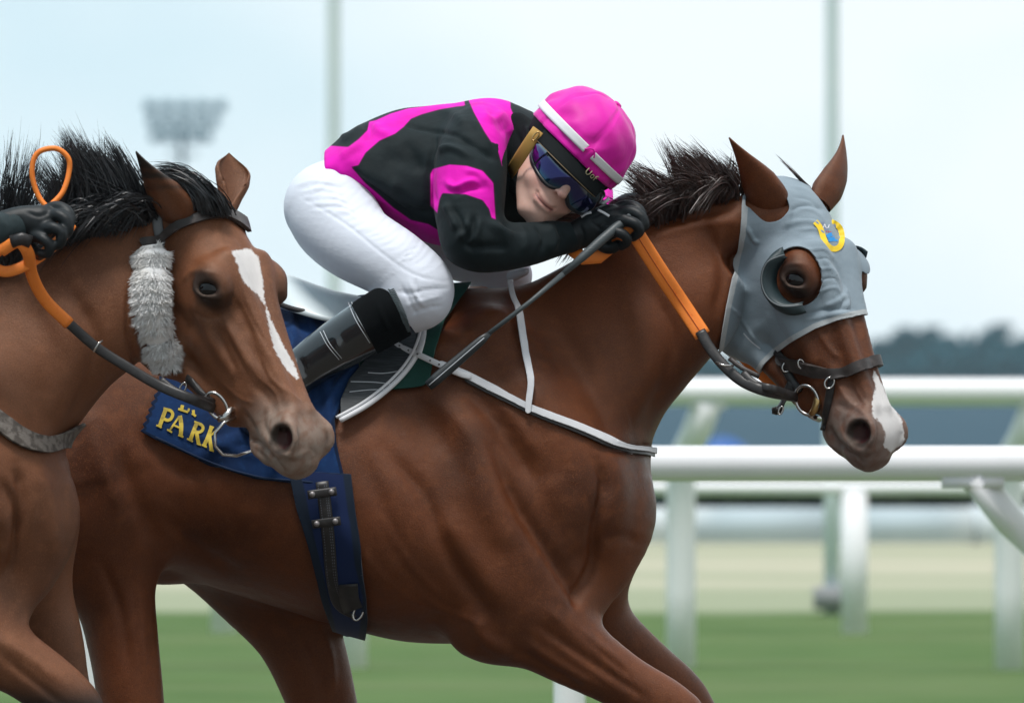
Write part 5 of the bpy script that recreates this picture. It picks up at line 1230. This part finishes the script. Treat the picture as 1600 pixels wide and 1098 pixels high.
# small gold mark on the peak
def cpt(a, u, out): return HC+HR*(.1065+out)*math.cos(a)+HF*(.1245+out)*math.sin(a)+HU*u
gold = M('gold lettering', (.42, .36, .22), rough=.6).m
def glyph(a0, strokes_):
    ps = []
    for s_ in strokes_:
        pts = [cpt(a0-x*.075, -.029+y*.012, .0125) for x, y in s_]; ps.append(tube(pts, .0010, 6))
    return ps
gl = glyph(R(81), [[(0, 1), (0, .3), (.3, 0), (.7, 0), (1, .3), (1, 1)]])+glyph(R(74.5), [[(.1, .1), (0, .35), (.2, .65), (.6, .65), (.75, .35), (.6, .05), (.1, .1)]])+glyph(R(70), [[(.2, 0), (.2, .8), (.5, 1), (.8, .9)], [(0, .55), (.6, .55)]])
mesh_obj('logo', *join(gl), gold, pe)
# ---- goggles: curved frame, lens, strap
def gpt(a, u, r=.0, k=0): return hp_(.019, .003, 0)+HR*(.083+r)*math.cos(a)+HF*(.106+r)*math.sin(a)+HU*u
ga_ = np.linspace(R(12), R(166), 60)
def g_edge(t): # t 0..1 across; top and bottom heights
    x = 2*t-1; top = -.032-.008*abs(x)**3; nose = math.exp(-(x/.17)**2)*.018; bot = -.099+.024*abs(x)**2.6+nose; return top, bot
V, F = [], []; n, m2 = 14, 59
for j, a in enumerate(ga_):
    t = j/59; tp_, bt_ = g_edge(t); x = abs(2*t-1); sh = smooth01((1-x)/.12)*.5+.5; mid = (tp_+bt_)/2; tp_, bt_ = mid+(tp_-mid)*sh, mid+(bt_-mid)*sh
    for i in range(n+1): k = i/n; V.append(gpt(a, tp_+(bt_-tp_)*k, .006*math.sin(math.pi*k)))
for j in range(m2):
    for i in range(n): F.append((j*(n+1)+i, j*(n+1)+i+1, (j+1)*(n+1)+i+1, (j+1)*(n+1)+i))
lens = M('goggle lens', (.20, .26, .29), rough=.09, spec=.9, coat=.8)  # base grey shows as the top zone: a pale reflection painted into the lens
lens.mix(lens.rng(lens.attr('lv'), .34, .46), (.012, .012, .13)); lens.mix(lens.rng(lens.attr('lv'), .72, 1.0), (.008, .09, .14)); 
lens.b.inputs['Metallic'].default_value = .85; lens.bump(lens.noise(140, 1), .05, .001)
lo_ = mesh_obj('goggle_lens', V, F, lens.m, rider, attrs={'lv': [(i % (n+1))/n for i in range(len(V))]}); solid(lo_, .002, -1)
edge = [V[j*(n+1)] for j in range(60)]+[V[59*(n+1)+i] for i in range(1, n+1)]+[V[j*(n+1)+n] for j in range(58, -1, -1)]+[V[i] for i in range(n-1, 0, -1)]
edge = [np.asarray(e) for e in edge]
mesh_obj('goggle_frame', *tube(edge, .0042, 10, closed=True), M('goggle frame', (.010, .012, .016), rough=.35).m, lo_)
mesh_obj('foam_seal', *tube([e-HF*.007 for e in edge], .005, 8, closed=True), M('grey foam', (.12, .12, .13), rough=.95).m, lo_)
ms = M('mustard elastic', (.48, .28, .07), rough=.7); ms.bump(ms.noise(700, 2), .4, .0006)
sp_ = [P(841, 203, -.250), P(832, 216, -.248), P(822, 231, -.240), P(811, 248, -.226), P(802, 262, -.195), P(797, 270, -.15)]
mesh_obj('goggle_strap', *tube(sp_, .0125, 12, up=(-.35, -1, .0), flat=.16), ms.m, lo_)
mesh_obj('strap_slider', *ring(P(837, 213, -.256), .0045, .0095, .0016, tilt=.55, m=8), MAT['brass'], lo_)
mesh_obj('ear_cover', *tube([gpt(R(170), .0, .010), gpt(R(172), -.030, .012), gpt(R(176), -.07, .006), gpt(R(170), -.11, -.012)], [.010, .012, .010, .006], 10), ln.m, rider)
mesh_obj('lens_corner', *tube([gpt(R(14), -.036, .012), gpt(R(20), -.052, .010)], .0035, 8), MAT['thread'], lo_)
# ---- gloves
glv = M('black glove', (.007, .010, .012), rough=.5, spec=.35); glv.bump(glv.noise(60, 3), .4, .002); glv.mix(glv.math('MULTIPLY', glv.rng(glv.noise(70, 3), .5, .75), .5), (.02, .026, .03))
def glove_near():
    pr_ = [(Chain([(q_(884, 373, -.188), .0265), (q_(905, 366, -.190), .029), (q_(930, 356, -.196), .034), (q_(955, 346, -.202), .033)], lat=(0, 1, 0), ratio=.72), 0)]
    fing = [[(958, 330, -.185, .0125), (978, 322, -.190, .0120), (996, 326, -.200, .0112), (1003, 340, -.212, .0105), (996, 352, -.205, .0095)],
            [(962, 338, -.205, .0125), (982, 330, -.218, .0120), (1000, 337, -.230, .0112), (1007, 351, -.232, .0102), (998, 362, -.222, .0090)],
            [(958, 350, -.222, .0120), (976, 345, -.240, .0116), (993, 350, -.250, .0108), (999, 362, -.246, .0098), (989, 371, -.232, .0088)],
            [(946, 362, -.228, .0112), (962, 362, -.246, .0106), (976, 368, -.252, .0098), (980, 378, -.246, .0090), (971, 385, -.234, .0082)]]
    for f in fing: pr_.append((ch(f), .006))
    pr_.append((ch([(930, 368, -.190, .0135), (942, 384, -.196, .0125), (956, 388, -.205, .0110), (966, 382, -.214, .0095)]), .008))   # thumb
    return sculpt((axis((X(868), X(1022), .0023)), axis((-.285, -.135, .0026)), axis((Z(410), Z(300), .0023))), pr_, [([(925, 340), (955, 326), (985, 318)], 2.2, -.002), ([(930, 352), (960, 340), (985, 334)], 2, .0018), ([(905, 350), (912, 370), (908, 388)], 3, -.003), ([(895, 352), (900, 372), (896, 390)], 3, .003), ([(920, 345), (940, 360), (950, 378)], 3, -.002)])
V, Q = glove_near(); gn = mesh_obj('glove', V, Q, glv.m, rider); DGv = Depth((V, Q, normals(V, Q)))
for pts in ([(908, 339), (916, 334), (924, 332)], [(934, 328), (944, 333), (952, 338)], [(880, 354), (886, 358), (892, 364)]):
    o = mesh_obj('tab', *strip(DGv, pts, 1.8, .002), MAT['webbing'], gn); solid(o, .001, 1)
pr_ = [(Chain([(q_(950, 350, .055), .026), (q_(968, 335, .02), .030), (q_(982, 326, -.02), .030)]), 0)]
for i in range(4): pr_.append((ch([(984+i*3, 320+i*8, -.03-.0*i, .0125), (1000+i*2, 314+i*9, -.045, .0120), (1008, 324+i*9, -.06, .011), (1000, 334+i*8, -.07, .010)]), .006))
pr_.append((ch([(975, 322, .0, .013), (990, 312, -.03, .0125), (1002, 312, -.05, .0105)]), .008))
V, Q = sculpt((axis((X(925), X(1025), .003)), axis((-.12, .10, .003)), axis((Z(385), Z(295), .003))), pr_); mesh_obj('glove', V, Q, glv.m, rider)
# ---- whip
wh = empty('whip', P(760, 520, -.33), 'dark riding whip held in the rider glove pointing down across the horse shoulder', 'whip')
hs_ = M('whip shaft', (.07, .085, .09), rough=.45, spec=.5); hs_.bump(hs_.noise(1, 2, hs_.coord((40, 40, 700), (0, R(50), 0))), .6, .001)
ps = [P(985, 338, -.235), P(962, 356, -.245), P(940, 375, -.262), P(912, 400, -.27), P(880, 428, -.28), P(830, 470, -.30), P(765, 520, -.315)]
mesh_obj('handle', *tube(ps[:5], [.007, .0095, .0095, .0085, .0055], 12), hs_.m, wh)
mesh_obj('shaft', *tube(ps[4:], [.0055, .0045, .0045], 12), hs_.m, wh)
pad = M('padded flap', (.020, .025, .028), rough=.4, spec=.5); pad.bump(pad.noise(90, 3), .3, .001)
a, b = np.array([767, 519.]), np.array([669, 603.]); pp_ = [P(*(a+(b-a)*t), -.315-.02*t) for t in np.linspace(0, 1, 9)]
mesh_obj('flap', *tube(pp_, [.004, .0085, .0095, .010, .0105, .011, .0115, .0115, .010], 14, up=(0, 1, 0), flat=.55), pad.m, wh)
mesh_obj('flap_seam', *tube([p+[.002, -.0068, .002] for p in pp_[1:]], .0008, 6), MAT['thread'], wh)
# ================================================================ hair, fleece, second bridle and second rider
def hair(name, guides, n, mat, parent, w0=.0011, seed=1, spread=.010, seglen=9, curl=.006, tipvar=.35, clump=26):
    """guides: list of (root path px points, list of (t, polyline of 3D points relative?))"""
    g = np.random.default_rng(seed); V = []; F = []
    G = [np.array([P(*p) for p in gd]) for gd in guides]; G = [np.stack([np.interp(np.linspace(0, 1, seglen), np.linspace(0, 1, len(c)), c[:, i]) for i in range(3)], 1) for c in [cat(q, 6) for q in G]]
    m = len(G)
    cl = [(g.uniform(0, m-1), g.normal(size=3)) for _ in range(clump)]
    tt = np.linspace(0, 1, seglen)
    for k in range(n):
        a, cd = cl[g.integers(0, clump)]; a0 = min(a, m-1.001); i0 = int(a0); cc = G[i0]*(1-a0+i0)+G[i0+1]*(a0-i0); a = np.clip(a+g.normal()*.28*m/clump**.5*.5, 0, m-1.001); i = int(a); f = a-i
        c = G[i]*(1-f)+G[i+1]*f; kq = .62*tt[:, None]**1.6; c = c*(1-kq)+cc*kq
        L = 1-abs(g.normal())*tipvar*.6 if g.random() > .02 else 1+g.uniform(0, .18)
        L = max(.25, L); c = c[0]+(c-c[0])*L
        off = g.normal(size=3)*spread*[1, 1.2, .5]; d = g.normal(size=3)*curl*[.5, .9, .5]; d2 = cd*curl*2.0; ph = g.uniform(0, 6.3); am = g.uniform(.2, 1)*curl*.35
        c = c+off*(1-.45*tt[:, None])+(d+d2)*tt[:, None]**1.5+am*np.sin(tt*5+ph)[:, None]*np.array([.6, .3, .8])*tt[:, None]
        T = np.gradient(c, axis=0); T /= np.maximum(np.linalg.norm(T, axis=1), 1e-9)[:, None]
        s_ = unit(np.array([0, -1, 0])+g.normal(size=3)*.7); B = np.cross(T, s_); B /= np.maximum(np.linalg.norm(B, axis=1), 1e-9)[:, None]
        wv = w0*g.uniform(.6, 1.3)*(1-tt**2.2*.92)[:, None]; b0 = len(V)
        for q in range(seglen): V.append(c[q]-B[q]*wv[q]); V.append(c[q]+B[q]*wv[q])
        for q in range(seglen-1): F.append((b0+2*q, b0+2*q+1, b0+2*q+3, b0+2*q+2))
    return mesh_obj(name, np.array(V), np.array(F), mat, parent)
def hairmat(name, c, c2, rough=.38):
    m = M(name, c, rough=rough, spec=.5); m.mix(m.rng(m.noise(70, 3), .4, .7), c2); return m.m
hb = hairmat('black mane hair', (.010, .010, .012), (.022, .024, .028)); hr = hairmat('dark auburn mane hair', (.028, .014, .011), (.055, .024, .018), .42)
# leading horse: short upright mane blown back
gd = []
for t in np.linspace(0, 1, 15):
    rx = 1000+158*t; ry = 356-54*t-4*math.sin(math.pi*t)
    hgt = np.interp(t, [0, .25, .5, .72, .85, 1], [50, 66, 74, 80, 62, 26]); lean = np.interp(t, [0, .3, .6, 1], [-18, -36, -44, -46])
    gd.append([(rx, ry+2, -.035), (rx+4, ry-hgt*.35, -.05), (rx+lean*.35, ry-hgt*.72, -.045), (rx+lean, ry-hgt, -.04)])
hair('mane', gd, 2600, hr, horse, seed=3, spread=.014, curl=.012, clump=42)
gd = []
for t in np.linspace(0, 1, 10):      # the part that lies along the near side
    rx = 1150-150*t; ry = 306+52*t
    gd.append([(rx, ry-22, -.045), (rx-12, ry-30, -.065), (rx-34, ry-26, -.075), (rx-58, ry-8+6*t, -.078)])
hair('mane', gd, 1300, hr, horse, seed=4, spread=.012, curl=.010, clump=30)
gd = [[(x, y, -.03), (x-12, y-6, -.04), (x-26, y-2, -.045), (x-42, y+8, -.045)] for x, y in ((990, 350), (970, 356), (945, 366), (920, 376), (895, 388))]
hair('mane', gd, 420, hr, horse, seed=5, spread=.010, curl=.008, clump=14)
gd = [[(x, y, -.06), (x-10, y-8, -.10), (x-24, y-4, -.115), (x-38, y+10, -.115)] for x, y in ((835, 434), (810, 440), (790, 444), (770, 448))]
gd = [[(925, 356, -.06), (905, 345, -.09), (885, 338, -.1), (866, 336, -.1)], [(935, 348, -.06), (915, 336, -.09), (892, 331, -.1), (872, 329, -.1)]]
hair('mane', gd, 260, hairmat('auburn wisp', (.10, .035, .025), (.14, .05, .035)), horse, seed=6, spread=.006, curl=.006, clump=8)
hair('forelock_wisp', [[(1262, 292, .0), (1246, 276, -.01), (1230, 260, -.02), (1216, 246, -.02)], [(1266, 294, .0), (1252, 280, -.01), (1236, 262, -.02), (1218, 244, -.02)]], 14, hr, horse, seed=7, spread=.002, curl=.003, clump=3)
# second horse: long black mane flying back
D2 = -.86
gd = []
for t in np.linspace(0, 1, 16):
    rx = 232-150*t; ry = 338+42*t; k = np.interp(t, [0, .3, .6, 1], [0, 1, 1, .8])
    tx = np.interp(t, [0, .25, .5, .75, 1], [152, 128, 114, 104, 92]); ty = np.interp(t, [0, .25, .5, .75, 1], [240, 222, 212, 232, 276])
    gd.append([(rx, ry+4, D2-.06), (rx-18, ry-34, D2-.09), ((rx*.35+tx*.65)+8, (ry*.3+ty*.7)+4, D2-.09), (tx, ty, D2-.08)])
hair('mane', gd, 2900, hb, horse2, seed=13, spread=.010, curl=.010, clump=34, w0=.0012)
gd = []
for t in np.linspace(0, 1, 12):      # dense lower mass lying along the crest
    rx = 236-135*t; ry = 322+44*t
    gd.append([(rx, ry+6, D2-.05), (rx-20, ry-14, D2-.095), (rx-50, ry-10, D2-.105), (rx-84, ry+16+4*t, D2-.10)])
hair('mane', gd, 2300, hb, horse2, seed=14, spread=.017, curl=.010, clump=40, w0=.0013)
gd = []
for t in np.linspace(0, 1, 9):
    rx = 95-190*t; ry = 392+34*t; h_ = 120+26*math.sin(t*9)
    gd.append([(rx, ry, D2-.05), (rx-8, ry-h_*.4, D2-.06), (rx-14, ry-h_*.75, D2-.06), (rx-10+16*math.sin(t*11), ry-h_*1.12, D2-.06)])
hair('mane', gd, 1300, hb, horse2, seed=15, spread=.014, curl=.022, clump=15, w0=.0011)
gd = []
for t in np.linspace(0, 1, 9):       # forelock
    rx = 352-34*t; ry = 334-6*t
    gd.append([(rx, ry, D2-.09), (rx-16, ry-34, D2-.10), (rx-46-10*t, ry-60+6*t, D2-.08), (rx-84-12*t, ry-60+18*t, D2-.05)])
hair('forelock', gd, 1500, hb, horse2, seed=16, spread=.008, curl=.007, clump=18, w0=.0011)
def tail(hx, pxs, mat, seed):
    hair('tail', [[(a, b, d) for a, b, d in L_] for L_ in pxs], 700, mat, hx, seed=seed, spread=.03, curl=.03, clump=20, w0=.0016)
tail(horse, [[(-95, 600+20*i, .0), (-150, 590+30*i, .02), (-230, 640+40*i, .03), (-300, 720+50*i, .03)] for i in range(3)], hr, 21)
tail(horse2, [[(-1000, 600+20*i, D2), (-1060, 590+30*i, D2), (-1140, 640+40*i, D2), (-1210, 720+50*i, D2)] for i in range(3)], hb, 22)
# whiskers of both muzzles
def whisk(hx, D, spots, seed):
    g = np.random.default_rng(seed); V = []; F = []
    for x, y in spots:
        for _ in range(4):
            a, n_ = D.pt(x+g.uniform(-8, 8), y+g.uniform(-6, 6), 0); dr = unit(n_*.5+np.array([g.uniform(-.6, .3), -.3, -1.0])+g.normal(size=3)*.3); L = g.uniform(.012, .03)
            v, f = tube([a, a+dr*L*.5, a+dr*L+np.array([-.002, 0, -.003])], [.0002, .00015, .0001], 4); o = len(V); V += list(v); F += [tuple(i+o for i in q) for q in f]
    mesh_obj('whiskers', V, F, MAT['thread'], hx)

# ---- bridle of the second horse
b2_ = empty('bridle', P(330, 560, -1.05), 'black bridle with white fleece cheekpiece and orange reins on the white blazed horse', 'bridle', 'bridles of the two racehorses')
bb, SBB = patch('browband', SL, line_f([(225, 378), (252, 371), (275, 356), (300, 345), (330, 338), (352, 337), (372, 346), (392, 362)], 6.2), .004, .007, MAT['brown_leather'], b2_, (205, 420, 320, 400), ref=1)
q2 = bb.modifiers.new('bev', 'BEVEL'); q2.width = .0025; q2.segments = 2; q2.limit_method = 'ANGLE'
mesh_obj('headpiece', *strap3(DL, [(246, 330), (246, 350), (250, 376), (244, 396)], .0095, .003, .004), M('grey strap', (.16, .17, .18), rough=.5).m, b2_)
fle = [(234, 384), (238, 412), (236, 452), (238, 495), (250, 535), (264, 578)]
fl_w = M('sheepskin', (.97, .965, .95), rough=.95, spec=.1); fl_w.mix(fl_w.rng(fl_w.noise(30, 4), .5, .75), (.90, .885, .86)); fl_w.b.inputs['Subsurface Weight'].default_value = 1.0; fl_w.b.inputs['Subsurface Radius'].default_value = (.02, .02, .02); fl_w.bump(fl_w.noise(160, 4), .4, .002)
def fleece():
    q = cat(fle, 9); n = len(q); ctr = []; rad = []
    for i, (x, y) in enumerate(q):
        a, nn = DL.pt(x, y, .014); t = i/(n-1); ctr.append(a)
        rad.append(.031*min(1, .45+1.6*math.sin(math.pi*np.clip(t, .03, .97)))-.006*math.exp(-((y-418)/7)**2)-.007*math.exp(-((y-532)/7)**2)+.0016*math.sin(i*2.1))
    ctr = np.array(ctr); ctr[:, 1] = np.convolve(np.pad(ctr[:, 1], 6, 'edge'), np.ones(13)/13, 'valid')
    V, F = tube(ctr, rad, 26, up=(0, -1, 0), flat=.8); fo = mesh_obj('fleece_cheekpiece', V, F, fl_w.m, b2_)
    g = np.random.default_rng(8); HV = []; HF_ = []
    for k in range(15000):
        u = g.uniform(0, n-1.001); i = int(u); f = u-i; c = ctr[i]*(1-f)+ctr[i+1]*f; r = rad[i]*(1-f)+rad[i+1]*f; T = unit(ctr[i+1]-ctr[i])
        if min(abs(c[2]-P(0, 418, -.95)[2]), abs(c[2]-P(0, 532, -.95)[2])) < .004 : continue
        th = g.uniform(0, 2*math.pi); bx = unit(np.cross(T, [0, -1, 0])); nd = bx*math.cos(th)+np.array([0, -1., 0])*math.sin(th)*.9
        if nd[1] > .5: continue
        a = c+nd*r*.93; cl_ = np.sin(a*[310, 270, 290]+[1, 2, 3]); dr = unit(nd*.85+cl_*.55+np.array([-.25, 0, -.5])+g.normal(size=3)*.28); L = g.uniform(.008, .017); b = unit(np.cross(dr, g.normal(size=3)))
        w_ = .0009; o = len(HV); m_ = a+dr*L*.55; e_ = a+dr*L+np.array([0, 0, -.002])
        HV += [a-b*w_, a+b*w_, m_+b*w_*.8, m_-b*w_*.8, e_+b*w_*.1, e_-b*w_*.1]; HF_ += [(o, o+1, o+2, o+3), (o+3, o+2, o+4, o+5)]
    mesh_obj('wool', np.array(HV), np.array(HF_), fl_w.m, fo)
    for yy in (418, 532):
        j = int(np.argmin(abs(q[:, 1]-yy))); V, F = tube(ctr[j-1:j+2], [rad[j]*1.05]*3, 24, up=(0, -1, 0), flat=.8); mesh_obj('fleece_band', V, F, MAT['webbing'], fo)
fleece()
mesh_obj('cheekpiece', *strap3(DL, [(262, 572), (284, 584), (302, 600), (318, 618), (334, 630)], .0075, .003, .006), MAT['black_leather'], b2_)
mesh_obj('cheek_billet', *strap3(DL, [(286, 580), (300, 596), (312, 612), (326, 622)], .0055, .003, .012), MAT['black_leather'], b2_)
yb2 = DL(342, 630)[0]
for x, y, t in ((292, 588, .5), (286, 606, .3)):
    c, _ = DL.pt(x, y, .016); mesh_obj('buckle', *ring(c, .0055, .0105, .0018, tilt=t, m=8), MAT['steel'], b2_)
bt = mesh_obj('bit_ring', *ring(P(339, 634, yb2-.022), .019, .0265, .0034, yaw=-.3, tilt=-.35, n=40), MAT['steel'], b2_)
mesh_obj('bit_sleeve', *tube([P(340, 656, yb2-.028), P(352, 652, yb2-.03), P(360, 640, yb2-.03), P(372, 642, yb2-.012), P(384, 648, yb2+.03)], [.005, .008, .0065, .005, .005], 12), MAT['steel'], bt)
mesh_obj('lip_ring', *tube([P(372, 650, yb2-.02), P(350, 660, yb2-.034), P(336, 676, yb2-.036), P(336, 696, yb2-.034), P(348, 710, yb2-.03), P(370, 712, yb2-.02), P(394, 704, yb2+.0)], .0029, 8), MAT['steel'], bt)
mesh_obj('chin_strap', *strap3(None, [(250, 594, -1.02), (270, 610, -1.03), (300, 622, -1.04), (334, 630, yb2-.02)], .009, .003), MAT['black_leather'], b2_)
ro = [(2, 392, -1.135), (28, 378, -1.15), (44, 396, -1.14), (50, 430, -1.10), (70, 468, -1.06), (108, 506, -1.035)]
r2 = mesh_obj('rein', *strap3(None, ro, .0115, .005, n=8), MAT['orange'], b2_)
mesh_obj('rein_leather', *strap3(None, [(104, 502, -1.037), (150, 542, -1.03), (200, 574, -1.035), (248, 602, -1.04), (300, 624, -1.05), (334, 638, yb2-.022)], .0095, .003), MAT['black_leather'], r2)
mesh_obj('rein_keeper', *tube([P(146, 550, -1.052), P(154, 536, -1.052), P(160, 532, -1.045)], .0020, 8), MAT['steel'], r2)
mesh_obj('rein_loop', *tube([P(a, b, c_) for a, b, c_ in cat([(108, 356, -1.02), (80, 330, -1.0), (60, 306, -.99), (50, 270, -.99), (58, 240, -.99), (86, 232, -.99), (106, 246, -.99), (108, 268, -.99), (98, 300, -1.0), (78, 322, -1.01)], 6)], .0052, 10), MAT['orange'], r2)
mesh_obj('rein_loop', *tube([P(a, b, c_) for a, b, c_ in cat([(112, 350, -1.05), (92, 376, -1.08), (60, 402, -1.11), (28, 420, -1.12), (4, 424, -1.12), (-14, 412, -1.13), (-8, 396, -1.135), (18, 380, -1.14)], 6)], .0105, 10, up=(0, -1, 0), flat=.4), MAT['orange'], r2)
mesh_obj('rein_grip', *tube([P(18, 378, -1.15), P(34, 373, -1.155), P(48, 378, -1.15)], .012, 12, up=(0, -1, 0), flat=.6), MAT['black_leather'], r2)
# neck strap of the second horse
nk = M('worn grey strap', (.20, .175, .155), rough=.85); nk.mix(nk.rng(nk.noise(60, 4), .4, .6), (.09, .075, .065)); nk.bump(nk.noise(300, 3), .8, .002)
ns, _ = patch('neck_strap', SL, line_f([(-60, 630), (-20, 650), (0, 664), (30, 685), (60, 695), (86, 692), (130, 670)], 13), .006, .006, nk.m, None, (-80, 140, 600, 730), ref=1)
tag(ns, 'worn grey breast strap round the neck base of the white blazed horse', 'strap')
# ---- second rider: mostly outside the frame
q2_ = lambda x, y, d: P(x, y, -.86+d)
ch2 = lambda n, **kw: Chain([(q2_(x, y, d), r) for x, y, d, r in n], **kw)
V, Q = sculpt((axis((X(-520)*.95-.02, P(125, 0, -1.1)[0], .009)), axis((-1.24, -.52, .009)), axis((P(0, 730, -1)[2], P(0, 140, -1)[2], .009))), [
    (ch2([(-430, 330, 0, .09), (-330, 290, 0, .105), (-230, 270, 0, .10), (-170, 258, 0, .06)], lat=(0, 1, 0), ratio=1.4), 0), (Ell(q2_(-140, 230, -.03), (.08, .085, .10)), .02), (ch2([(-190, 262, 0, .055), (-155, 250, -.02, .05)]), .02),
    (ch2([(-230, 270, -.14, .055), (-200, 350, -.22, .05), (-150, 400, -.24, .042), (-60, 392, -.25, .034), (10, 372, -.25, .026)]), .03), (ch2([(-230, 270, .14, .055), (-180, 340, .2, .05), (-60, 370, .14, .035), (20, 350, .04, .026)]), .03),
    (ch2([(-440, 340, -.09, .085), (-350, 400, -.18, .075), (-260, 470, -.26, .055), (-330, 520, -.25, .045), (-430, 600, -.25, .038), (-470, 640, -.28, .03), (-420, 655, -.28, .025)]), .03),
    (ch2([(-440, 340, .09, .085), (-320, 400, .18, .075), (-220, 460, .22, .055), (-330, 560, .26, .042), (-430, 640, .27, .03)]), .03)])
rider2 = mesh_obj('person', V, Q, sk.m, attrs={})
tag(rider2, 'second rider, mostly outside the frame, black sleeve and glove holding orange reins', 'rider', 'riders')
slate = fabric('slate jacket cloth', (.022, .036, .040), .75, 900, .3, .05)
V, Q = sculpt((axis((P(-560, 0, -1)[0], P(-180, 0, -1)[0], .008)), axis((-1.24, -.52, .009)), axis((P(0, 600, -1)[2], P(0, 220, -1)[2], .008))), [
    (ch2([(-455, 325, 0, .11), (-425, 330, 0, .10)], lat=(0, 1, 0), ratio=1.35), 0), (ch2([(-440, 340, -.09, .10), (-350, 400, -.18, .088), (-265, 468, -.26, .066), (-300, 500, -.25, .056)]), .03), (ch2([(-440, 340, .09, .10), (-320, 400, .18, .088), (-225, 458, .22, .066), (-280, 510, .25, .055)]), .03)])
mesh_obj('breeches', V, Q, wb.m, rider2)
V, Q = sculpt((axis((P(-560, 0, -1)[0], P(-200, 0, -1)[0], .008)), axis((-1.24, -.52, .009)), axis((P(0, 740, -1)[2], P(0, 440, -1)[2], .008))), [
    (ch2([(-300, 500, -.25, .058), (-345, 530, -.25, .054), (-430, 600, -.25, .046), (-475, 645, -.28, .040), (-415, 665, -.28, .030)]), 0), (ch2([(-280, 510, .25, .056), (-330, 560, .26, .052), (-430, 640, .27, .042), (-390, 665, .27, .030)]), 0)])
mesh_obj('boots', V, Q, bl.m, rider2)
V, Q = sculpt((axis((X(-480)*.95-.04, P(70, 0, -1.1)[0], .006)), axis((-1.22, -.55, .007)), axis((P(0, 480, -1)[2], P(0, 160, -1)[2], .006))), [
    (ch2([(-430, 330, 0, .10), (-330, 290, 0, .118), (-230, 270, 0, .113), (-180, 260, 0, .08)], lat=(0, 1, 0), ratio=1.4), 0),
    (ch2([(-230, 270, -.14, .07), (-200, 350, -.22, .064), (-150, 400, -.24, .055), (-60, 386, -.25, .046), (0, 362, -.25, .036), (22, 356, -.25, .032)]), .03), (ch2([(-230, 270, .14, .07), (-180, 340, .2, .062), (-60, 370, .14, .045), (20, 350, .04, .034)]), .03)],
    [([(-30, 340), (-10, 365), (-8, 395)], 5, -.005), ([(-5, 335), (10, 355), (12, 385)], 5, .005), ([(10, 330), (22, 350), (22, 380)], 3, -.004)])
mesh_obj('jacket', V, Q, slate.m, rider2)
V, Q = sculpt((axis((P(-2, 0, -1.1)[0], P(130, 0, -1.1)[0], .0026)), axis((-1.20, -1.02, .0028)), axis((P(0, 440, -1.1)[2], P(0, 300, -1.1)[2], .0026))), [
    (Chain([(q2_(8, 354, -.25), .030), (q2_(34, 348, -.25), .031), (q2_(62, 348, -.25), .033)], lat=(0, 1, 0), ratio=.75), 0),
    (ch2([(66, 334, -.225, .0125), (86, 324, -.235, .012), (104, 330, -.25, .0115), (110, 346, -.262, .0105), (100, 358, -.255, .0095)]), .006),
    (ch2([(68, 345, -.245, .0125), (88, 336, -.262, .012), (104, 345, -.272, .0112), (106, 362, -.272, .0102), (94, 370, -.262, .0092)]), .006),
    (ch2([(64, 358, -.262, .012), (82, 356, -.278, .0115), (96, 364, -.282, .0105), (94, 380, -.278, .0098), (82, 384, -.268, .009)]), .006),
    (ch2([(54, 368, -.262, .0115), (68, 374, -.278, .0108), (78, 384, -.280, .010), (74, 396, -.275, .0092), (64, 396, -.268, .0085)]), .006),
    (ch2([(40, 372, -.235, .0135), (50, 390, -.245, .0125), (62, 398, -.255, .011)]), .008)],
    [([(40, 330), (60, 338), (80, 330)], 3, -.002), ([(30, 340), (34, 356), (30, 372)], 3, -.003)])
mesh_obj('glove', V, Q, glv.m, rider2)
V, F = dome((.10, .10, .11), R(-12), R(89.9), n=14, m2=32); V = [np.asarray(v)-HC+q2_(-140, 218, -.03) for v in V]; o = mesh_obj('helmet', V, F, liner.m, rider2); solid(o, .003, 1)
# haze between here and the far tree line
V, F = box((0, 790, 30), (900, 1640, 64)); hz = mesh_obj('haze', V, F, None, None, smooth=False); tag(hz, 'thin pale blue evening haze over the track', 'haze', kind='stuff')
hzm = bpy.data.materials.new('haze air'); hzm.use_nodes = True; t_ = hzm.node_tree; t_.nodes.clear(); ov = t_.nodes.new('ShaderNodeOutputMaterial'); pv = t_.nodes.new('ShaderNodeVolumePrincipled')
pv.inputs['Color'].default_value = (.66, .90, 1.0, 1); pv.inputs['Density'].default_value = .00014; pv.inputs['Anisotropy'].default_value = .2; t_.links.new(pv.outputs[0], ov.inputs['Volume']); hz.data.materials.append(hzm)
